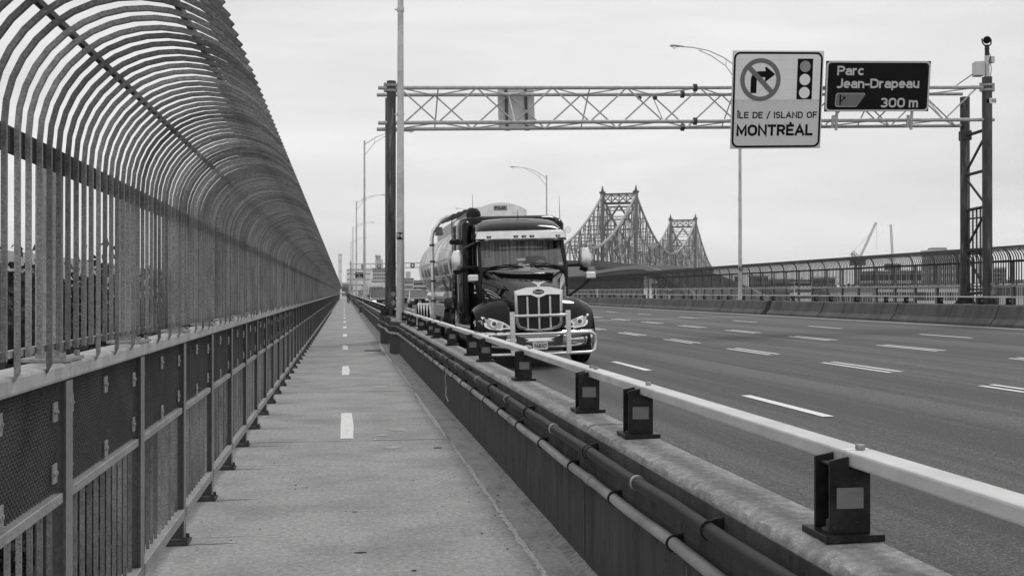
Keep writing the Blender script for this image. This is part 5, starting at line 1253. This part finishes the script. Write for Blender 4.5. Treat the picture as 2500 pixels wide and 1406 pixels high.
# cranes
def lattice(m, a, b, w, n, r):
    a = Vector(a); b = Vector(b); d_ = (b-a).normalized(); u = d_.orthogonal().normalized(); v = d_.cross(u); w_ = w/2
    cs = [u*w_+v*w_, u*w_-v*w_, -u*w_-v*w_, -u*w_+v*w_]
    for c in cs: m.bar(a+c, b+c, r, 4)
    for i in range(n):
        p = a.lerp(b, i/n); q = a.lerp(b, (i+1)/n)
        for k in range(4): m.bar(p+cs[k], q+cs[(k+1) % 4], r*.6, 4)
D = 520
cr = thing('tower_crane', 'luffing tower crane with its jib raised to the right', 'crane', group='tower cranes on the skyline')
m = MB(); lattice(m, at(2095, 740, D), at(2095, 634, D), 2.2, 12, .2); m.build('mast', 'crane', cr)
m = MB(); lattice(m, at(2099, 630, D), at(2139, 543, D), .7, 20, .08); m.build('jib', 'crane', cr)
m = MB(); lattice(m, at(2096, 630, D), at(2079, 617, D), 1.5, 4, .16); m.bar(at(2079, 618, D), at(2125, 571, D), .08, 4); m.bar(at(2079, 618, D), at(2081, 630, D), .2, 4); m.build('counter_jib', 'crane', cr)
MB().box(-3, 3, -2, 2, -1.5, 1.5, Matrix.Translation(at(2094, 640, D))).build('cab', 'bstl', cr)
MB().bar(at(2140, 543, D), at(2141, 610, D), .06, 4).build('hook_line', 'crane', cr)
cr = thing('tower_crane', 'second crane seen end-on as a near-vertical jib', 'crane', group='tower cranes on the skyline')
m = MB(); lattice(m, at(2180, 640, D), at(2174.5, 548, D), .7, 20, .08); m.build('jib', 'crane', cr)
m = MB(); lattice(m, at(2181, 740, D), at(2181, 655, D), 2.2, 10, .2); m.build('mast', 'crane', cr)
MB().box(-3, 3, -2, 2, -1.5, 1.5, Matrix.Translation(at(2180, 652, D))).build('cab', 'bstl', cr)

# ------------------------------------------------------------------ trees
def crown_mesh(seed, n, size, mt):
    r_ = random.Random(seed); m = MB(); blobs = []
    for i in range(40):
        a = r_.uniform(0, 2*PI); z = r_.uniform(-.7, .64); q = r_.uniform(.1, .62); blobs.append((Vector((q*math.cos(a)*(1-.4*abs(z)), q*math.sin(a)*(1-.4*abs(z)), z)), r_.uniform(.26, .37)))
    for i in range(n):
        c, rr = r_.choice(blobs); d_ = Vector((r_.gauss(0, 1), r_.gauss(0, 1), r_.gauss(0, 1))).normalized()*rr*r_.uniform(.5, 1.02)
        p = c+d_; u = Vector((r_.gauss(0, 1), r_.gauss(0, 1), r_.gauss(0, 1))).normalized(); v = u.orthogonal().normalized(); s = size*r_.uniform(.6, 1.4)
        m.add([p-u*s, p+v*s*.6, p+u*s, p-v*s*.6], [(0, 1, 2, 3)])
    return m.mesh('crown', mt)
crowns = [crown_mesh(i, 12000, .024, 'leaf') for i in range(3)]
crownf = [crown_mesh(20+i, 4000, .04, 'leaff') for i in range(2)]
trunk = MB()
trunk.tube([(0, 0, 0), (.1, 0, .5), (.0, .1, 1)], [.035, .025, .01], 7)
for i in range(6): a = i*PI/3; trunk.tube([(.03, .03, .45+.06*i), (.25*math.cos(a), .25*math.sin(a), .72+.04*i)], [.014, .004], 5)
trm_ = trunk.mesh('trunk', 'bark', smooth=True)
def tree(x, y, zt, rad, label, far=False, group='dark trees behind the left fence'):
    h = zt+24; t = thing('tree', label, 'tree', (x, y, -24), (0, 0, rnd.uniform(0, 6)), group=group)
    inst('trunk', trm_, t, scale=(rad*1.3, rad*1.3, h*.55))
    inst('crown', rnd.choice(crownf if far else crowns), t, (0, 0, h*.53), scale=(rad*1.15, rad*1.15, h*.48))
LT = [((-14, 640), 66, 8), ((55, 636), 70, 9), ((95, 643), 76, 8), ((150, 662), 84, 9), ((205, 682), 92, 9), ((262, 700), 104, 10), ((320, 712), 118, 10), ((-90, 645), 62, 9), ((10, 660), 60, 8), ((120, 690), 70, 9), ((385, 716), 135, 11), ((450, 718), 160, 12)]
LL = ['outermost dark tree at the left edge of the frame', 'tall dark tree seen through the first fence bars', 'tall dark tree just right of the tallest one', 'dark tree whose top steps down beside the first thick fence post', 'dark tree behind the second fence bay', 'dark tree rising between the second and third fence posts', 'dark tree low behind the third fence bay', 'dark tree just outside the left edge', 'nearest dark tree filling the left edge', 'broad dark tree below the hill behind the first fence post', 'low distant tree behind the fourth fence bay', 'farthest low tree behind the fence']
for ((px, py), d, rad), lb in zip(LT, LL):
    p = at(px, py, d); tree(p.x, p.y, p.z+1.1, rad*1.15, lb)
RT = [((2100, 676), 430, 12), ((2118, 672), 440, 12), ((2060, 684), 430, 10), ((2012, 682), 450, 11), ((1960, 676), 600, 14), ((1900, 690), 500, 11), ((2465, 672), 420, 12), ((2490, 676), 400, 12), ((2440, 684), 380, 10), ((1860, 694), 450, 11), ((1760, 700), 400, 12), ((1720, 700), 380, 12), ((2290, 700), 500, 12), ((2150, 695), 420, 9)]
RLAB = ['tall hazy tree left of the unfinished concrete building', 'tall hazy tree touching the unfinished concrete building', 'hazy tree below the first tower crane', 'hazy tree right of the white-banded office', 'large faint tree rising above the white-banded office', 'low faint tree left of the white-banded office', 'hazy tree beside the distant grey tower at the far right', 'last hazy tree at the right edge of the frame', 'hazy tree just right of the right gantry post', 'hazy tree right of the lamp pole numbered 93', 'hazy tree left of the lamp pole numbered 93', 'hazy tree at the foot of the second truss tower', 'low tree in front of the dark apartment block', 'small tree in front of the unfinished concrete building']
for i, ((px, py), d, rad) in enumerate(RT):
    p = at(px, py, d); tree(p.x, p.y, p.z, rad, RLAB[i], True, 'hazy trees among the buildings behind the far fence')
for lb, (px, py, d) in zip(('small tree left of the white box van', 'small tree above the white box van', 'small tree at the foot of the pale apartment tower', 'small tree just left of the gantry post', 'faintest small tree at the end of the road'), ((898, 694, 420), (905, 700, 380), (935, 700, 400), (950, 701, 390), (893, 698, 500))):
    p = at(px, py, d); tree(p.x, p.y, p.z, 8, lb, True, 'small hazy trees at the end of the road')
wd = crown_mesh(77, 45000, .010, 'leaf')
p = at(120, 760, 150); o = inst('undergrowth', wd, None, (-62, 120, -13), scale=(46, 90, 15), kind='stuff'); o['label'] = 'dense dark undergrowth below the left fence'
# yard with trailers and stacked timber below the railing
for i, (x, y, lx, ly, h, mt, lb) in enumerate([(-21, 96, 2.6, 9, 2.8, 'bldC', 'white trailer parked in the yard below the railing'), (-26, 112, 2.6, 10, 2.9, 'bldA', 'pale grey trailer parked behind the white one in the yard'), (-18, 118, 2.5, 6, 2.6, 'bldC', 'short white trailer at the back of the yard')]):
    t = thing('parked_trailer', lb, 'trailer', (x, y, -23.9), (0, 0, R(60+10*i)))
    MB().box(-lx/2, lx/2, -ly/2, ly/2, .9, .9+h).build('box', mt, t, bevel=.05)
    for yy in (-ly*.3, ly*.3):
        for xx in (-1, 1): wheel(t, xx*1.1, yy, .5, .3, xx)
for i, (x, y) in enumerate([(-17, 82), (-23, 84), (-19, 89), (-27, 92), (-15, 101), (-24, 103)]):
    t = thing('timber_stack', ['nearest timber stack in the yard, left of the others', 'timber stack second from the front of the yard', 'timber stack right in front of the white trailer', 'timber stack left of the white trailer', 'timber stack beside the right wheels of the white trailer', 'farthest timber stack, before the pale grey trailer'][i], 'timber stack', (x, y, -23.9), (0, 0, R(20*i)), group='timber stacks in the yard')
    for k in range(4):
        for j in range(3-k//2): MB().box(-.9+j*.6+k*.1, -.4+j*.6+k*.1, -3, 3, k*.3, k*.3+.25).build('beam', 'bldC' if (k+j) % 2 else 'bldD', t)
# haze
hz_m = bpy.data.materials.new('haze'); hz_m.use_nodes = True; t_ = hz_m.node_tree; t_.nodes.clear()
o_ = t_.nodes.new('ShaderNodeOutputMaterial'); v_ = t_.nodes.new('ShaderNodeVolumePrincipled')
v_.inputs['Color'].default_value = (1, 1, 1, 1); v_.inputs['Density'].default_value = .00014; v_.inputs['Anisotropy'].default_value = .2
t_.links.new(v_.outputs[0], o_.inputs['Volume'])
HAZE = True
if HAZE: MB().box(-3000, 2200, -60, 4200, -25.2, 130).build('haze', hz_m, kind='stuff')
